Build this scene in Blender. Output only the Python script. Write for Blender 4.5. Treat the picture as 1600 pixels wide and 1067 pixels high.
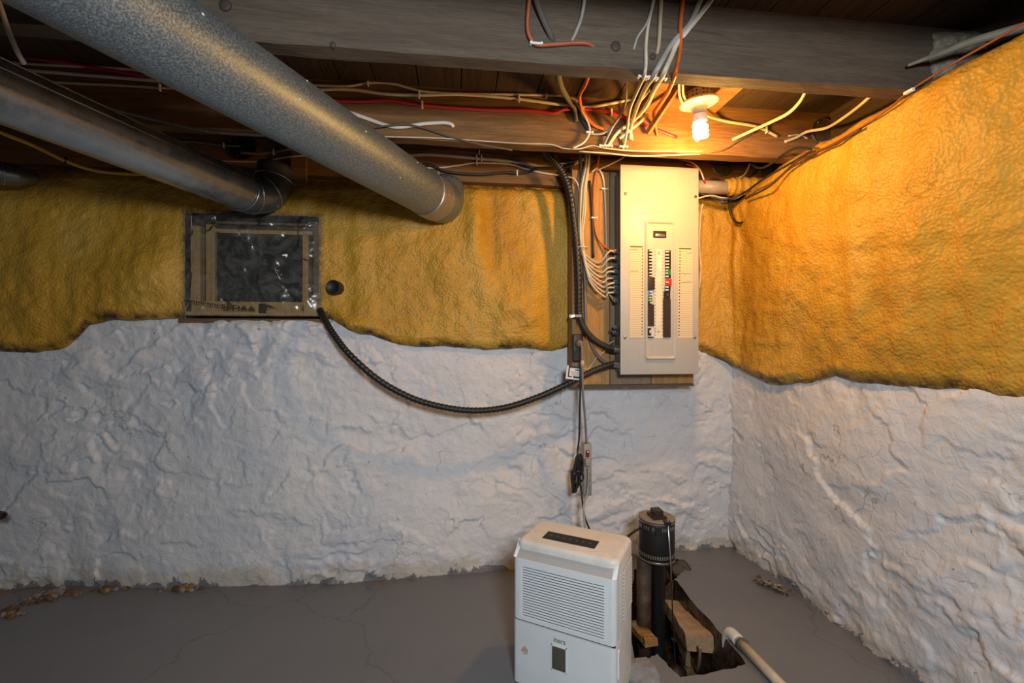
import bpy, bmesh, math, random
import numpy as np
from mathutils import Vector, Matrix

# ------------------------------------------------------------------ clear
for o in list(bpy.data.objects):
    bpy.data.objects.remove(o)
scene = bpy.context.scene
COL = scene.collection
random.seed(7)

# ------------------------------------------------------------------ camera
CAM_H = 1.10
F = 711.0                                   # focal length in pixels of a 1600 px wide frame
YAW = math.radians(7.0)
cam_d = bpy.data.cameras.new('camera')
cam_d.sensor_width = 36.0
cam_d.lens = F / 1600.0 * 36.0
cam_d.clip_start = 0.02
cam = bpy.data.objects.new('camera', cam_d)
cam.location = (0, 0, CAM_H)
cam.rotation_euler = (math.pi / 2, 0, -YAW)
COL.objects.link(cam)
scene.camera = cam

# ------------------------------------------------------------------ world, lights, exposure
w = bpy.data.worlds.new('world')
scene.world = w
w.use_nodes = True
w.node_tree.nodes['Background'].inputs[0].default_value = (0.80, 0.88, 1.0, 1)
w.node_tree.nodes['Background'].inputs[1].default_value = 0.07

def area(name, loc, target, size, power, color):
    d = bpy.data.lights.new(name, 'AREA')
    d.shape = 'DISK'; d.size = size; d.energy = power; d.color = color
    o = bpy.data.objects.new(name, d)
    o.location = loc
    o.rotation_euler = (Vector(target) - Vector(loc)).to_track_quat('-Z', 'Y').to_euler()
    COL.objects.link(o)
    return o
# the photographer's light behind the camera
area('camera_flash', (0.20, -0.45, 1.50), (0.40, 2.2, 0.75), 0.30, 33.0, (0.87, 0.94, 1.0))

scene.view_settings.view_transform = 'Standard'
scene.view_settings.look = 'None'
scene.view_settings.gamma = 1.0
scene.view_settings.use_curve_mapping = False
scene.view_settings.exposure = 0.0

# ------------------------------------------------------------------ pixel -> world planning helpers
CY, SY = math.cos(YAW), math.sin(YAW)
def ray(px, py):
    a = (px - 800.0) / F
    return Vector((a * CY + SY, CY - a * SY, -(py - 533.0) / F))
def PY(px, py, Y):
    d = ray(px, py); t = Y / d.y
    return Vector((d.x * t, Y, CAM_H + d.z * t))
def PX(px, py, X):
    d = ray(px, py); t = X / d.x
    return Vector((X, d.y * t, CAM_H + d.z * t))
def PZ(px, py, Z=0.0):
    d = ray(px, py); t = (Z - CAM_H) / d.z
    return Vector((d.x * t, d.y * t, Z))

# ------------------------------------------------------------------ material helpers
MATS = {}
class NT:
    def __init__(s, name):
        s.m = bpy.data.materials.new(name); s.m.use_nodes = True
        s.t = s.m.node_tree; s.n = s.t.nodes; s.l = s.t.links
        s.b = s.n['Principled BSDF']; s.out = s.n['Material Output']
        s.co = None
    def coord(s, kind='Object', scale=None):
        if s.co is None:
            s.co = s.n.new('ShaderNodeTexCoord')
        o = s.co.outputs[kind]
        if scale is not None:
            mp = s.n.new('ShaderNodeMapping'); mp.inputs['Scale'].default_value = scale
            s.l.new(o, mp.inputs['Vector']); o = mp.outputs[0]
        return o
    def noise(s, scale, detail=4, rough=0.55, vec=None, dist=0.0):
        n = s.n.new('ShaderNodeTexNoise')
        n.inputs['Scale'].default_value = scale; n.inputs['Detail'].default_value = detail
        n.inputs['Roughness'].default_value = rough; n.inputs['Distortion'].default_value = dist
        s.l.new(vec or s.coord(), n.inputs['Vector'])
        return n.outputs['Fac']
    def voro(s, scale, feature='SMOOTH_F1', vec=None, out='Distance', smooth=0.6):
        n = s.n.new('ShaderNodeTexVoronoi'); n.feature = feature
        n.inputs['Scale'].default_value = scale
        if feature == 'SMOOTH_F1': n.inputs['Smoothness'].default_value = smooth
        s.l.new(vec or s.coord(), n.inputs['Vector'])
        return n.outputs[out]
    def ramp(s, fac, stops, interp='LINEAR'):
        r = s.n.new('ShaderNodeValToRGB'); r.color_ramp.interpolation = interp
        els = r.color_ramp.elements
        while len(els) < len(stops): els.new(0.5)
        for e, (p, c) in zip(els, stops):
            e.position = p
            e.color = (c, c, c, 1) if isinstance(c, (int, float)) else (*c, 1)
        s.l.new(fac, r.inputs[0])
        return r.outputs[0]
    def mix(s, fac, a, b, blend='MIX'):
        n = s.n.new('ShaderNodeMix'); n.data_type = 'RGBA'; n.blend_type = blend
        for sock, v in ((n.inputs[0], fac), (n.inputs[6], a), (n.inputs[7], b)):
            if isinstance(v, (int, float)): sock.default_value = v
            elif isinstance(v, tuple): sock.default_value = (*v, 1)
            else: s.l.new(v, sock)
        return n.outputs[2]
    def math(s, op, a, b=0.0, clamp=False):
        n = s.n.new('ShaderNodeMath'); n.operation = op; n.use_clamp = clamp
        for sock, v in ((n.inputs[0], a), (n.inputs[1], b)):
            if isinstance(v, (int, float)): sock.default_value = v
            else: s.l.new(v, sock)
        return n.outputs[0]
    def sep(s, vec=None):
        n = s.n.new('ShaderNodeSeparateXYZ'); s.l.new(vec or s.coord(), n.inputs[0]); return n.outputs
    def color(s, c):
        if isinstance(c, tuple): s.b.inputs['Base Color'].default_value = (*c, 1)
        else: s.l.new(c, s.b.inputs['Base Color'])
    def set(s, **k):
        for kk, v in k.items():
            sock = s.b.inputs[kk.replace('_', ' ')]
            if isinstance(v, (int, float, tuple)): sock.default_value = v
            else: s.l.new(v, sock)
    def bump(s, h, strength, dist=0.01):
        n = s.n.new('ShaderNodeBump'); n.inputs['Strength'].default_value = strength
        n.inputs['Distance'].default_value = dist
        s.l.new(h, n.inputs['Height'])
        prev = s.b.inputs['Normal']
        if prev.is_linked: s.l.new(prev.links[0].from_socket, n.inputs['Normal'])
        s.l.new(n.outputs[0], prev)

def mat(name, col, rough=0.5, metal=0.0, var=0.08, scale=30, bump=0.0, bscale=200, spec=0.5, stretch=None):
    if name in MATS: return MATS[name]
    m = NT(name)
    v = m.coord('Object', stretch) if stretch else m.coord()
    f = m.noise(scale, 5, 0.6, v)
    c2 = tuple(max(0, x * (1 - var * 2)) for x in col)
    c1 = tuple(min(1, x * (1 + var)) for x in col)
    m.color(m.ramp(f, [(0.3, c2), (0.7, c1)]))
    m.set(Roughness=rough, Metallic=metal, Specular_IOR_Level=spec)
    if bump: m.bump(m.noise(bscale, 3, 0.6, v), bump, 0.004)
    MATS[name] = m.m
    return m.m

# stone wall paint
def make_stone_paint():
    m = NT('painted_stone')
    n1 = m.noise(2.2, 6, 0.6); n2 = m.noise(9, 5, 0.65, dist=0.6)
    base = m.ramp(n1, [(0.3, (0.60, 0.615, 0.66)), (0.55, (0.70, 0.69, 0.69)), (0.75, (0.74, 0.71, 0.68))])
    base = m.mix(m.ramp(n2, [(0.52, 0.0), (0.75, 0.35)]), base, (0.66, 0.615, 0.56))
    # specks of chipped paint
    sp = m.ramp(m.noise(55, 2, 0.5), [(0.735, 0.0), (0.77, 1.0)])
    base = m.mix(m.math('MULTIPLY', sp, 0.75), base, (0.16, 0.13, 0.11))
    # hairline cracks in the paint
    nz = m.n.new('ShaderNodeTexNoise'); nz.inputs['Scale'].default_value = 6; nz.inputs['Detail'].default_value = 8; m.l.new(m.coord(), nz.inputs['Vector'])
    cr = m.voro(4.2, 'DISTANCE_TO_EDGE', m.mix(0.12, m.coord(), nz.outputs['Color'], 'LINEAR_LIGHT'))
    ck = m.math('MULTIPLY', m.ramp(cr, [(0.0, 0.7), (0.012, 0.0)]), m.ramp(m.noise(3.1, 4, 0.6), [(0.52, 0.0), (0.60, 1.0)]))
    base = m.mix(ck, base, (0.20, 0.18, 0.16))
    z = m.sep()[2]
    # damp, yellowed salts just above the floor
    lim = m.math('ADD', z, m.math('MULTIPLY', m.math('SUBTRACT', m.noise(6, 6, 0.75, dist=0.8), 0.42), -0.40))
    damp = m.ramp(lim, [(0.0, 1.0), (0.05, 0.0)])
    base = m.mix(m.math('MULTIPLY', damp, 0.55), base, (0.50, 0.40, 0.26))
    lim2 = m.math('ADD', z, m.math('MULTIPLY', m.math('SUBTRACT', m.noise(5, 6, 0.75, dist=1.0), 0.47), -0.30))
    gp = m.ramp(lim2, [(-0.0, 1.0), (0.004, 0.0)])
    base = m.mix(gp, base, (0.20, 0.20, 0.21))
    m.color(base)
    m.set(Roughness=m.ramp(n2, [(0.3, 0.42), (0.7, 0.62)]), Specular_IOR_Level=0.4)
    m.bump(m.noise(24, 6, 0.55, dist=0.5), 0.60, 0.014)
    m.bump(m.noise(130, 4, 0.6), 0.25, 0.002)
    return m.m
def make_foam():
    m = NT('spray_foam')
    n1 = m.noise(2.6, 5, 0.6, m.coord('Object', (1.6, 1.6, 0.6)))
    n2 = m.noise(14, 5, 0.6)
    base = m.ramp(n1, [(0.3, (0.44, 0.225, 0.020)), (0.52, (0.56, 0.31, 0.036)), (0.75, (0.62, 0.385, 0.085))])
    base = m.mix(m.ramp(n2, [(0.5, 0.0), (0.72, 0.45)]), base, (0.38, 0.17, 0.014))
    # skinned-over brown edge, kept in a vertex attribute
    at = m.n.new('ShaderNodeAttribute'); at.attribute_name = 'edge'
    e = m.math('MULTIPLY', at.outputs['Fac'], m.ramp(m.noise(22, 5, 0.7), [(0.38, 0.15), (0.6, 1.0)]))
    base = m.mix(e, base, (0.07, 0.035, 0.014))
    m.color(base)
    m.set(Roughness=0.46, Specular_IOR_Level=0.32)
    m.bump(m.noise(16, 4, 0.55), 0.45, 0.012)
    m.bump(m.voro(100, vec=None), 0.62, 0.006)
    m.bump(m.noise(120, 4, 0.6), 0.30, 0.003)
    return m.m
def make_floor():
    m = NT('floor_paint')
    n1 = m.noise(1.4, 6, 0.62); n2 = m.noise(40, 4, 0.7)
    base = m.ramp(n1, [(0.3, (0.145, 0.145, 0.15)), (0.7, (0.185, 0.187, 0.195))])
    base = m.mix(m.ramp(n2, [(0.68, 0.0), (0.74, 0.7)]), base, (0.07, 0.06, 0.055))
    # brown stains that gather along the back wall
    x, y, z = m.sep()
    st = m.math('ADD', m.noise(4.5, 6, 0.72, dist=0.8), m.math('MULTIPLY', m.math('SUBTRACT', y, 2.12), 0.9))
    left = m.ramp(x, [(0.0, 1.0), (0.02, 0.0)])
    base = m.mix(m.math('MULTIPLY', m.ramp(st, [(0.60, 0.0), (0.68, 0.9)]), left), base, (0.22, 0.12, 0.045))
    # hairline crack
    nz = m.n.new('ShaderNodeTexNoise'); nz.inputs['Scale'].default_value = 3.5; nz.inputs['Detail'].default_value = 8; m.l.new(m.coord(), nz.inputs['Vector'])
    cr = m.voro(0.75, 'DISTANCE_TO_EDGE', m.mix(0.18, m.coord(), nz.outputs['Color'], 'LINEAR_LIGHT'))
    base = m.mix(m.ramp(cr, [(0.0, 0.45), (0.003, 0.0)]), base, (0.06, 0.055, 0.05))
    m.color(base)
    m.set(Roughness=m.ramp(n1, [(0.3, 0.36), (0.7, 0.52)]), Specular_IOR_Level=0.5)
    m.bump(m.noise(11, 6, 0.6), 0.25, 0.01)
    m.bump(m.noise(90, 4, 0.6), 0.15, 0.003)
    return m.m
def make_wood(name, a, b, axis='x', rough=0.75, knots=True):
    m = NT(name)
    sc = {'x': (1.0, 14, 14), 'y': (14, 1.0, 14), 'z': (14, 14, 1.0)}[axis]
    v = m.coord('Object', sc)
    n1 = m.noise(3.0, 7, 0.62, v, 1.2)
    n2 = m.noise(26, 3, 0.5, v)
    n3 = m.noise(3, 4, 0.6)
    c = m.ramp(n1, [(0.25, a), (0.5, tuple((x + y) / 2 for x, y in zip(a, b))), (0.75, b)])
    c = m.mix(m.ramp(n2, [(0.45, 0.0), (0.8, 0.5)]), c, tuple(x * 0.5 for x in a))
    c = m.mix(m.ramp(n3, [(0.4, 0.0), (0.75, 0.45)]), c, tuple(x * 0.55 for x in b))
    if knots:
        kv = m.coord('Object', {'x': (1.6, 4, 4), 'y': (4, 1.6, 4), 'z': (4, 4, 1.6)}[axis])
        k = m.voro(1.3, 'F1', kv)
        c = m.mix(m.ramp(k, [(0.055, 0.85), (0.085, 0.0)]), c, tuple(x * 0.3 for x in a))
    m.color(c); m.set(Roughness=rough, Specular_IOR_Level=0.3)
    m.bump(n1, 0.35, 0.006); m.bump(n2, 0.3, 0.002)
    return m.m
def make_galv(name, base, spark, rough, scale):
    m = NT(name)
    v = m.voro(scale, 'F1', out='Color')
    n = m.noise(scale * 1.6, 3, 0.6)
    c = m.mix(m.ramp(n, [(0.42, 0.0), (0.72, 1.0)]), base, spark)
    m.color(c)
    m.set(Metallic=0.75, Roughness=m.ramp(n, [(0.3, rough), (0.7, rough + 0.18)]))
    m.bump(n, 0.12, 0.002)
    return m.m
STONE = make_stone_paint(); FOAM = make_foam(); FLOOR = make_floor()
WOOD_G = make_wood('grey_joist_wood', (0.082, 0.060, 0.042), (0.165, 0.125, 0.09), 'x')
WOOD_J2 = make_wood('brown_joist_wood', (0.12, 0.056, 0.020), (0.30, 0.16, 0.058), 'x')
WOOD_C = make_wood('ceiling_board_wood', (0.035, 0.022, 0.014), (0.09, 0.056, 0.034), 'y')
WOOD_B = make_wood('plank_wood', (0.30, 0.15, 0.045), (0.58, 0.34, 0.13), 'z')
WOOD_W = make_wood('window_wood', (0.34, 0.18, 0.05), (0.62, 0.40, 0.15), 'z')
WOOD_P = make_wood('wet_wood', (0.14, 0.07, 0.025), (0.40, 0.24, 0.11), 'y', rough=0.4)
GALV = make_galv('galvanised_steel', (0.16, 0.20, 0.225), (0.40, 0.47, 0.50), 0.40, 150)
GALV2 = make_galv('bright_duct_steel', (0.28, 0.30, 0.31), (0.38, 0.40, 0.41), 0.20, 12)
DKMETAL = mat('dark_duct_steel', (0.20, 0.235, 0.26), 0.3, 0.8)
BLACK = mat('black_plastic', (0.010, 0.010, 0.010), 0.5)
BLKRUB = mat('black_rubber', (0.016, 0.015, 0.014), 0.45)
WHITECAB = mat('white_sheath', (0.72, 0.68, 0.60), 0.45, var=0.12, scale=12)
CREAMCAB = mat('cream_sheath', (0.62, 0.55, 0.42), 0.5, var=0.14, scale=14)
GREYCAB = mat('grey_sheath', (0.36, 0.34, 0.30), 0.55, var=0.15, scale=14)
REDCAB = mat('red_sheath', (0.48, 0.02, 0.035), 0.45)
ORANGECAB = mat('orange_sheath', (0.62, 0.13, 0.02), 0.45)
RUSTCAB = mat('rust_sheath', (0.42, 0.11, 0.045), 0.5)
YELLOWCAB = mat('yellow_sheath', (0.60, 0.34, 0.02), 0.45)
BROWNCAB = mat('brown_sheath', (0.13, 0.085, 0.05), 0.6)
LOOM = mat('cloth_loom', (0.10, 0.09, 0.075), 0.8, bump=0.5)
STAPLE = mat('staple_white', (0.82, 0.82, 0.80), 0.4, var=0.02)
STEEL = mat('steel', (0.55, 0.56, 0.57), 0.3, 1.0)
ZINC = mat('zinc_connector', (0.25, 0.32, 0.38), 0.35, 0.9)
ENAMEL = mat('panel_enamel', (0.52, 0.49, 0.43), 0.40, var=0.02)
BOXGREY = mat('panel_box_grey', (0.24, 0.25, 0.26), 0.4, 0.4)
PAPER = None
PLASTICW = mat('white_plastic', (0.74, 0.76, 0.76), 0.38, var=0.025, scale=8)
PLASTICT = mat('lamplit_plastic', (0.72, 0.68, 0.62), 0.45, var=0.06, scale=25)  # same white plastic, with the lamp's warm light put into the colour
PLASTICG = mat('grey_plastic', (0.42, 0.41, 0.39), 0.4, var=0.03)
PORC = mat('white_porcelain', (0.82, 0.80, 0.76), 0.3, var=0.02)
PVC = mat('pvc', (0.66, 0.60, 0.48), 0.35, var=0.1)
MUD = mat('wet_mud', (0.045, 0.03, 0.018), 0.25, var=0.4, bump=0.8, bscale=40)
ROCK = mat('brown_rock', (0.055, 0.036, 0.022), 0.6, var=0.3, bump=0.9, bscale=40)
CONC = mat('grey_concrete', (0.24, 0.245, 0.25), 0.7, var=0.15, bump=0.6, bscale=80)
RUST = mat('rusty_pipe', (0.10, 0.058, 0.034), 0.6, 0.3, var=0.35, scale=20, bump=0.5)
TIN = mat('dull_tin', (0.20, 0.17, 0.13), 0.45, 0.7, var=0.2)
BREAK_B = mat('breaker_black', (0.015, 0.014, 0.013), 0.4)
BREAK_BR = mat('breaker_brown', (0.035, 0.022, 0.017), 0.5)
GREEN = mat('breaker_green', (0.01, 0.22, 0.05), 0.4)
RED = mat('breaker_red', (0.70, 0.02, 0.015), 0.4)
BLUE = mat('breaker_blue', (0.10, 0.26, 0.60), 0.4)
INK = mat('ink', (0.03, 0.025, 0.02), 0.6)

def make_paper():
    m = NT('ruled_paper')
    x, y, z = m.sep()
    fr = m.math('FRACT', m.math('MULTIPLY', z, 96.0))
    line = m.math('LESS_THAN', fr, 0.16)
    words = m.math('MULTIPLY', m.math('GREATER_THAN', m.noise(1, 4, 0.8, m.coord('Object', (240, 1, 96))), 0.60),
                   m.math('GREATER_THAN', fr, 0.45))
    c = m.mix(m.math('MULTIPLY', line, 0.75), (0.70, 0.60, 0.42), (0.28, 0.20, 0.11))
    c = m.mix(m.math('MULTIPLY', words, 0.35), c, (0.24, 0.17, 0.10))
    m.color(c); m.set(Roughness=0.7)
    return m.m
PAPER = make_paper()
def make_film():
    m = NT('clear_film')
    for n in list(m.n):
        if n.type == 'BSDF_PRINCIPLED': m.n.remove(n)
    tr = m.n.new('ShaderNodeBsdfTransparent'); tr.inputs[0].default_value = (0.93, 0.94, 0.92, 1)
    gl = m.n.new('ShaderNodeBsdfGlossy'); gl.inputs['Roughness'].default_value = 0.22
    gl.inputs[0].default_value = (0.9, 0.9, 0.9, 1)
    df = m.n.new('ShaderNodeBsdfDiffuse'); df.inputs[0].default_value = (0.6, 0.58, 0.54, 1)
    fr = m.n.new('ShaderNodeFresnel'); fr.inputs[0].default_value = 1.45
    m1 = m.n.new('ShaderNodeMixShader'); m2 = m.n.new('ShaderNodeMixShader')
    hz = m.ramp(m.noise(11, 5, 0.7, dist=1.5), [(0.42, 0.03), (0.75, 0.20)])
    m.l.new(hz, m1.inputs[0]); m.l.new(tr.outputs[0], m1.inputs[1]); m.l.new(df.outputs[0], m1.inputs[2])
    m.l.new(m.math('MULTIPLY', fr.outputs[0], 1.15), m2.inputs[0]); m.l.new(m1.outputs[0], m2.inputs[1]); m.l.new(gl.outputs[0], m2.inputs[2])
    m.l.new(m2.outputs[0], m.out.inputs[0])
    return m.m
FILM = make_film()
def make_emit():
    m = NT('lit_tube')
    m.color((1, 0.9, 0.7)); m.set(Emission_Color=(1.0, 0.72, 0.32, 1), Emission_Strength=14.0)
    return m.m
EMIT = make_emit()
def make_glass_dark():
    m = NT('dark_pane')
    m.color(m.ramp(m.noise(5, 4, 0.6), [(0.3, (0.012, 0.013, 0.011)), (0.7, (0.035, 0.036, 0.028))]))
    m.set(Roughness=0.12)
    return m.m
PANE = make_glass_dark()

# ------------------------------------------------------------------ object helpers
def link(name, me, material=None, parent=None):
    o = bpy.data.objects.new(name, me)
    if material is not None and len(me.materials) == 0: me.materials.append(material)
    COL.objects.link(o)
    if parent is not None:
        o.parent = parent
        o.matrix_parent_inverse = Matrix.Identity(4)
    return o
def obj(name, vf, material, parent=None, smooth=False, off=None):
    v, f = vf
    if off is not None: v = [Vector(p) - off for p in v]
    me = bpy.data.meshes.new(name)
    me.from_pydata([tuple(p) for p in v], [], f)
    if smooth:
        me.polygons.foreach_set('use_smooth', [True] * len(me.polygons))
    me.update()
    return link(name, me, material, parent)
def bobj(name, bm, material, parent=None, smooth=False):
    bmesh.ops.recalc_face_normals(bm, faces=bm.faces)
    me = bpy.data.meshes.new(name); bm.to_mesh(me); bm.free()
    if smooth: me.polygons.foreach_set('use_smooth', [True] * len(me.polygons))
    return link(name, me, material, parent)
def tag(o, label, cat, group=None):
    o['label'] = label; o['category'] = cat
    if group: o['group'] = group
    return o
def thing(name, label, cat, loc=(0, 0, 0), rz=0.0, group=None):
    o = bpy.data.objects.new(name, None); o.empty_display_size = 0.05
    o.location = loc; o.rotation_euler = (0, 0, rz)
    COL.objects.link(o)
    return tag(o, label, cat, group)
def struct(o):
    o['kind'] = 'structure'; return o

def box(lo, hi):
    x0, y0, z0 = lo; x1, y1, z1 = hi
    v = [(x0, y0, z0), (x1, y0, z0), (x1, y1, z0), (x0, y1, z0), (x0, y0, z1), (x1, y0, z1), (x1, y1, z1), (x0, y1, z1)]
    f = [(3, 2, 1, 0), (4, 5, 6, 7), (0, 1, 5, 4), (1, 2, 6, 5), (2, 3, 7, 6), (3, 0, 4, 7)]
    return v, f
def merge(*parts):
    V, Fc = [], []
    for v, f in parts:
        n = len(V); V += list(v); Fc += [tuple(i + n for i in q) for q in f]
    return V, Fc
def rbox(name, lo, hi, r, material, parent=None, seg=3, smooth=True):
    bm = bmesh.new()
    v, f = box(lo, hi)
    vs = [bm.verts.new(p) for p in v]
    for q in f: bm.faces.new([vs[i] for i in q])
    bmesh.ops.bevel(bm, geom=list(bm.edges), offset=r, segments=seg, profile=0.5, affect='EDGES')
    o = bobj(name, bm, material, parent)
    if smooth:
        o.data.polygons.foreach_set('use_smooth', [p.area < (r * 3) ** 2 * 8 for p in o.data.polygons])
        try: o.data.set_sharp_from_angle(angle=math.radians(40))
        except Exception: pass
    return o
def catmull(pts, per=8):
    pts = [Vector(p) for p in pts]
    if len(pts) == 2: 
        return [pts[0].lerp(pts[1], i / per) for i in range(per + 1)]
    P = [pts[0] * 2 - pts[1]] + pts + [pts[-1] * 2 - pts[-2]]
    out = []
    for i in range(1, len(P) - 2):
        p0, p1, p2, p3 = P[i - 1:i + 3]
        for k in range(per):
            t = k / per
            out.append(0.5 * ((2 * p1) + (p2 - p0) * t + (2 * p0 - 5 * p1 + 4 * p2 - p3) * t * t + (3 * p1 - p0 - 3 * p2 + p3) * t ** 3))
    out.append(pts[-1])
    return out
def tube(path, r, n=8, flat=1.0, up=Vector((0, 0, 1)), rfun=None, caps=True):
    """swept tube; flat>1 widens the section across the bending-free direction (twin cable)"""
    path = [Vector(p) for p in path]
    V, Fc = [], []
    N = len(path)
    prev = None
    for i, p in enumerate(path):
        t = (path[min(i + 1, N - 1)] - path[max(i - 1, 0)])
        if t.length < 1e-9: t = Vector((1, 0, 0))
        t.normalize()
        if prev is None:
            a = up if abs(t.dot(up)) < 0.95 else Vector((0, 1, 0))
            u = (a - t * a.dot(t)).normalized()
        else:
            u = (prev - t * prev.dot(t))
            u = u.normalized() if u.length > 1e-6 else prev
        prev = u
        b = t.cross(u)
        rr = r if rfun is None else rfun(i, N)
        for k in range(n):
            a = 2 * math.pi * k / n
            V.append(p + u * (math.cos(a) * rr * flat) + b * (math.sin(a) * rr))
    for i in range(N - 1):
        for k in range(n):
            k2 = (k + 1) % n
            Fc.append((i * n + k, i * n + k2, (i + 1) * n + k2, (i + 1) * n + k))
    if caps:
        Fc.append(tuple(range(n - 1, -1, -1)))
        Fc.append(tuple((N - 1) * n + k for k in range(n)))
    return V, Fc
def lathe(prof, n=32, origin=(0, 0, 0), axis=Vector((0, 0, 1)), close=True):
    """prof: list of (radius, height) along axis"""
    axis = Vector(axis).normalized()
    a = Vector((1, 0, 0)) if abs(axis.x) < 0.9 else Vector((0, 1, 0))
    u = (a - axis * a.dot(axis)).normalized(); b = axis.cross(u)
    o = Vector(origin); V, Fc = [], []
    for r, h in prof:
        for k in range(n):
            t = 2 * math.pi * k / n
            V.append(o + axis * h + u * (math.cos(t) * r) + b * (math.sin(t) * r))
    for i in range(len(prof) - 1):
        for k in range(n):
            k2 = (k + 1) % n
            Fc.append((i * n + k, i * n + k2, (i + 1) * n + k2, (i + 1) * n + k))
    if close:
        Fc.append(tuple(range(n - 1, -1, -1)))
        Fc.append(tuple((len(prof) - 1) * n + k for k in range(n)))
    return V, Fc
def sharp(o, deg=35):
    o.data.polygons.foreach_set('use_smooth', [True] * len(o.data.polygons))
    try: o.data.set_sharp_from_angle(angle=math.radians(deg))
    except Exception: pass
    return o
def text(name, body, size, material, parent, matrix, extrude=0.0004, bold=0.0):
    c = bpy.data.curves.new(name, 'FONT'); c.body = body; c.size = size
    c.extrude = extrude; c.offset = bold; c.align_x = 'CENTER'; c.align_y = 'CENTER'
    tmp = bpy.data.objects.new('tmp_text', c); COL.objects.link(tmp)
    bpy.context.view_layer.update()
    me = bpy.data.meshes.new_from_object(tmp)
    bpy.data.objects.remove(tmp); me.materials.clear()
    me.transform(matrix)
    return link(name, me, material, parent)

# ------------------------------------------------------------------ numpy noise
def _hash(ix, iy, seed):
    h = (ix.astype(np.int64) * 374761393 + iy.astype(np.int64) * 668265263 + seed * 2147483647) & 0xFFFFFFFF
    h = ((h ^ (h >> 13)) * 1274126177) & 0xFFFFFFFF
    h = h ^ (h >> 16)
    return (h & 0xFFFFFF) / float(0xFFFFFF)
def vnoise(x, y, seed=0):
    ix = np.floor(x); iy = np.floor(y); fx = x - ix; fy = y - iy
    fx = fx * fx * fx * (fx * (fx * 6 - 15) + 10); fy = fy * fy * fy * (fy * (fy * 6 - 15) + 10)
    a = _hash(ix, iy, seed); b = _hash(ix + 1, iy, seed); c = _hash(ix, iy + 1, seed); d = _hash(ix + 1, iy + 1, seed)
    return (a + (b - a) * fx) * (1 - fy) + (c + (d - c) * fx) * fy - 0.5
def fbm(x, y, seed=0, oct=5, gain=0.5):
    s = np.zeros_like(x); a = 1.0
    for i in range(oct):
        s += a * vnoise(x, y, seed + i * 17); x = x * 2.03 + 11.3; y = y * 2.03 + 5.7; a *= gain
    return s
def facets(x, y, seed, tilt):
    """broken-stone look: nearest-cell planes with random height and tilt"""
    best = np.full_like(x, 1e9); sec = np.full_like(x, 1e9); val = np.zeros_like(x)
    ix = np.floor(x); iy = np.floor(y)
    for dx in (-1, 0, 1):
        for dy in (-1, 0, 1):
            cx = ix + dx; cy = iy + dy
            px = cx + _hash(cx, cy, seed); py = cy + _hash(cx, cy, seed + 1)
            d = (x - px) ** 2 + (y - py) ** 2
            h = _hash(cx, cy, seed + 2) - 0.5 + tilt * ((_hash(cx, cy, seed + 3) - 0.5) * (x - px) + (_hash(cx, cy, seed + 4) - 0.5) * (y - py))
            closer = d < best
            sec = np.where(closer, best, np.minimum(sec, d))
            val = np.where(closer, h, val)
            best = np.minimum(best, d)
    return val, np.sqrt(sec) - np.sqrt(best)
def sstep(a, b, x):
    t = np.clip((x - a) / (b - a), 0, 1); return t * t * (3 - 2 * t)
def grid_mesh(name, V, nu, nv, material, keep=None, flip=False, attr=None, parent=None):
    """V: (nu*nv,3), index = i*nv + j"""
    i, j = np.meshgrid(np.arange(nu - 1), np.arange(nv - 1), indexing='ij')
    q = np.stack([i * nv + j, (i + 1) * nv + j, (i + 1) * nv + j + 1, i * nv + j + 1], -1).reshape(-1, 4)
    if flip: q = q[:, ::-1]
    if keep is not None: q = q[keep.reshape(-1)]
    me = bpy.data.meshes.new(name)
    me.vertices.add(len(V)); me.vertices.foreach_set('co', V.astype(np.float32).ravel())
    me.loops.add(q.size); me.loops.foreach_set('vertex_index', q.astype(np.int32).ravel())
    me.polygons.add(len(q)); me.polygons.foreach_set('loop_start', np.arange(0, q.size, 4, dtype=np.int32))
    me.polygons.foreach_set('use_smooth', np.ones(len(q), dtype=bool))
    if attr is not None:
        a = me.attributes.new('edge', 'FLOAT', 'POINT'); a.data.foreach_set('value', attr.astype(np.float32).ravel())
    me.update(calc_edges=True)
    return link(name, me, material, parent)

# ================================================================== THE SETTING
YW, XW = 2.30, 1.50            # planes behind the stone faces
ZJ, ZC = 1.885, 2.09           # joist undersides, ceiling boards
J1F, J1B, J2F, J2B = 1.262, 1.316, 1.795, 1.850
SILLF = 2.235

# ---- window opening on the back wall (from the photograph)
WY = 2.215
wa = PY(286, 492, WY); wb = PY(499, 336, WY)
WX0, WX1, WZ0, WZ1 = wa.x, wb.x, wa.z, wb.z

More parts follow.
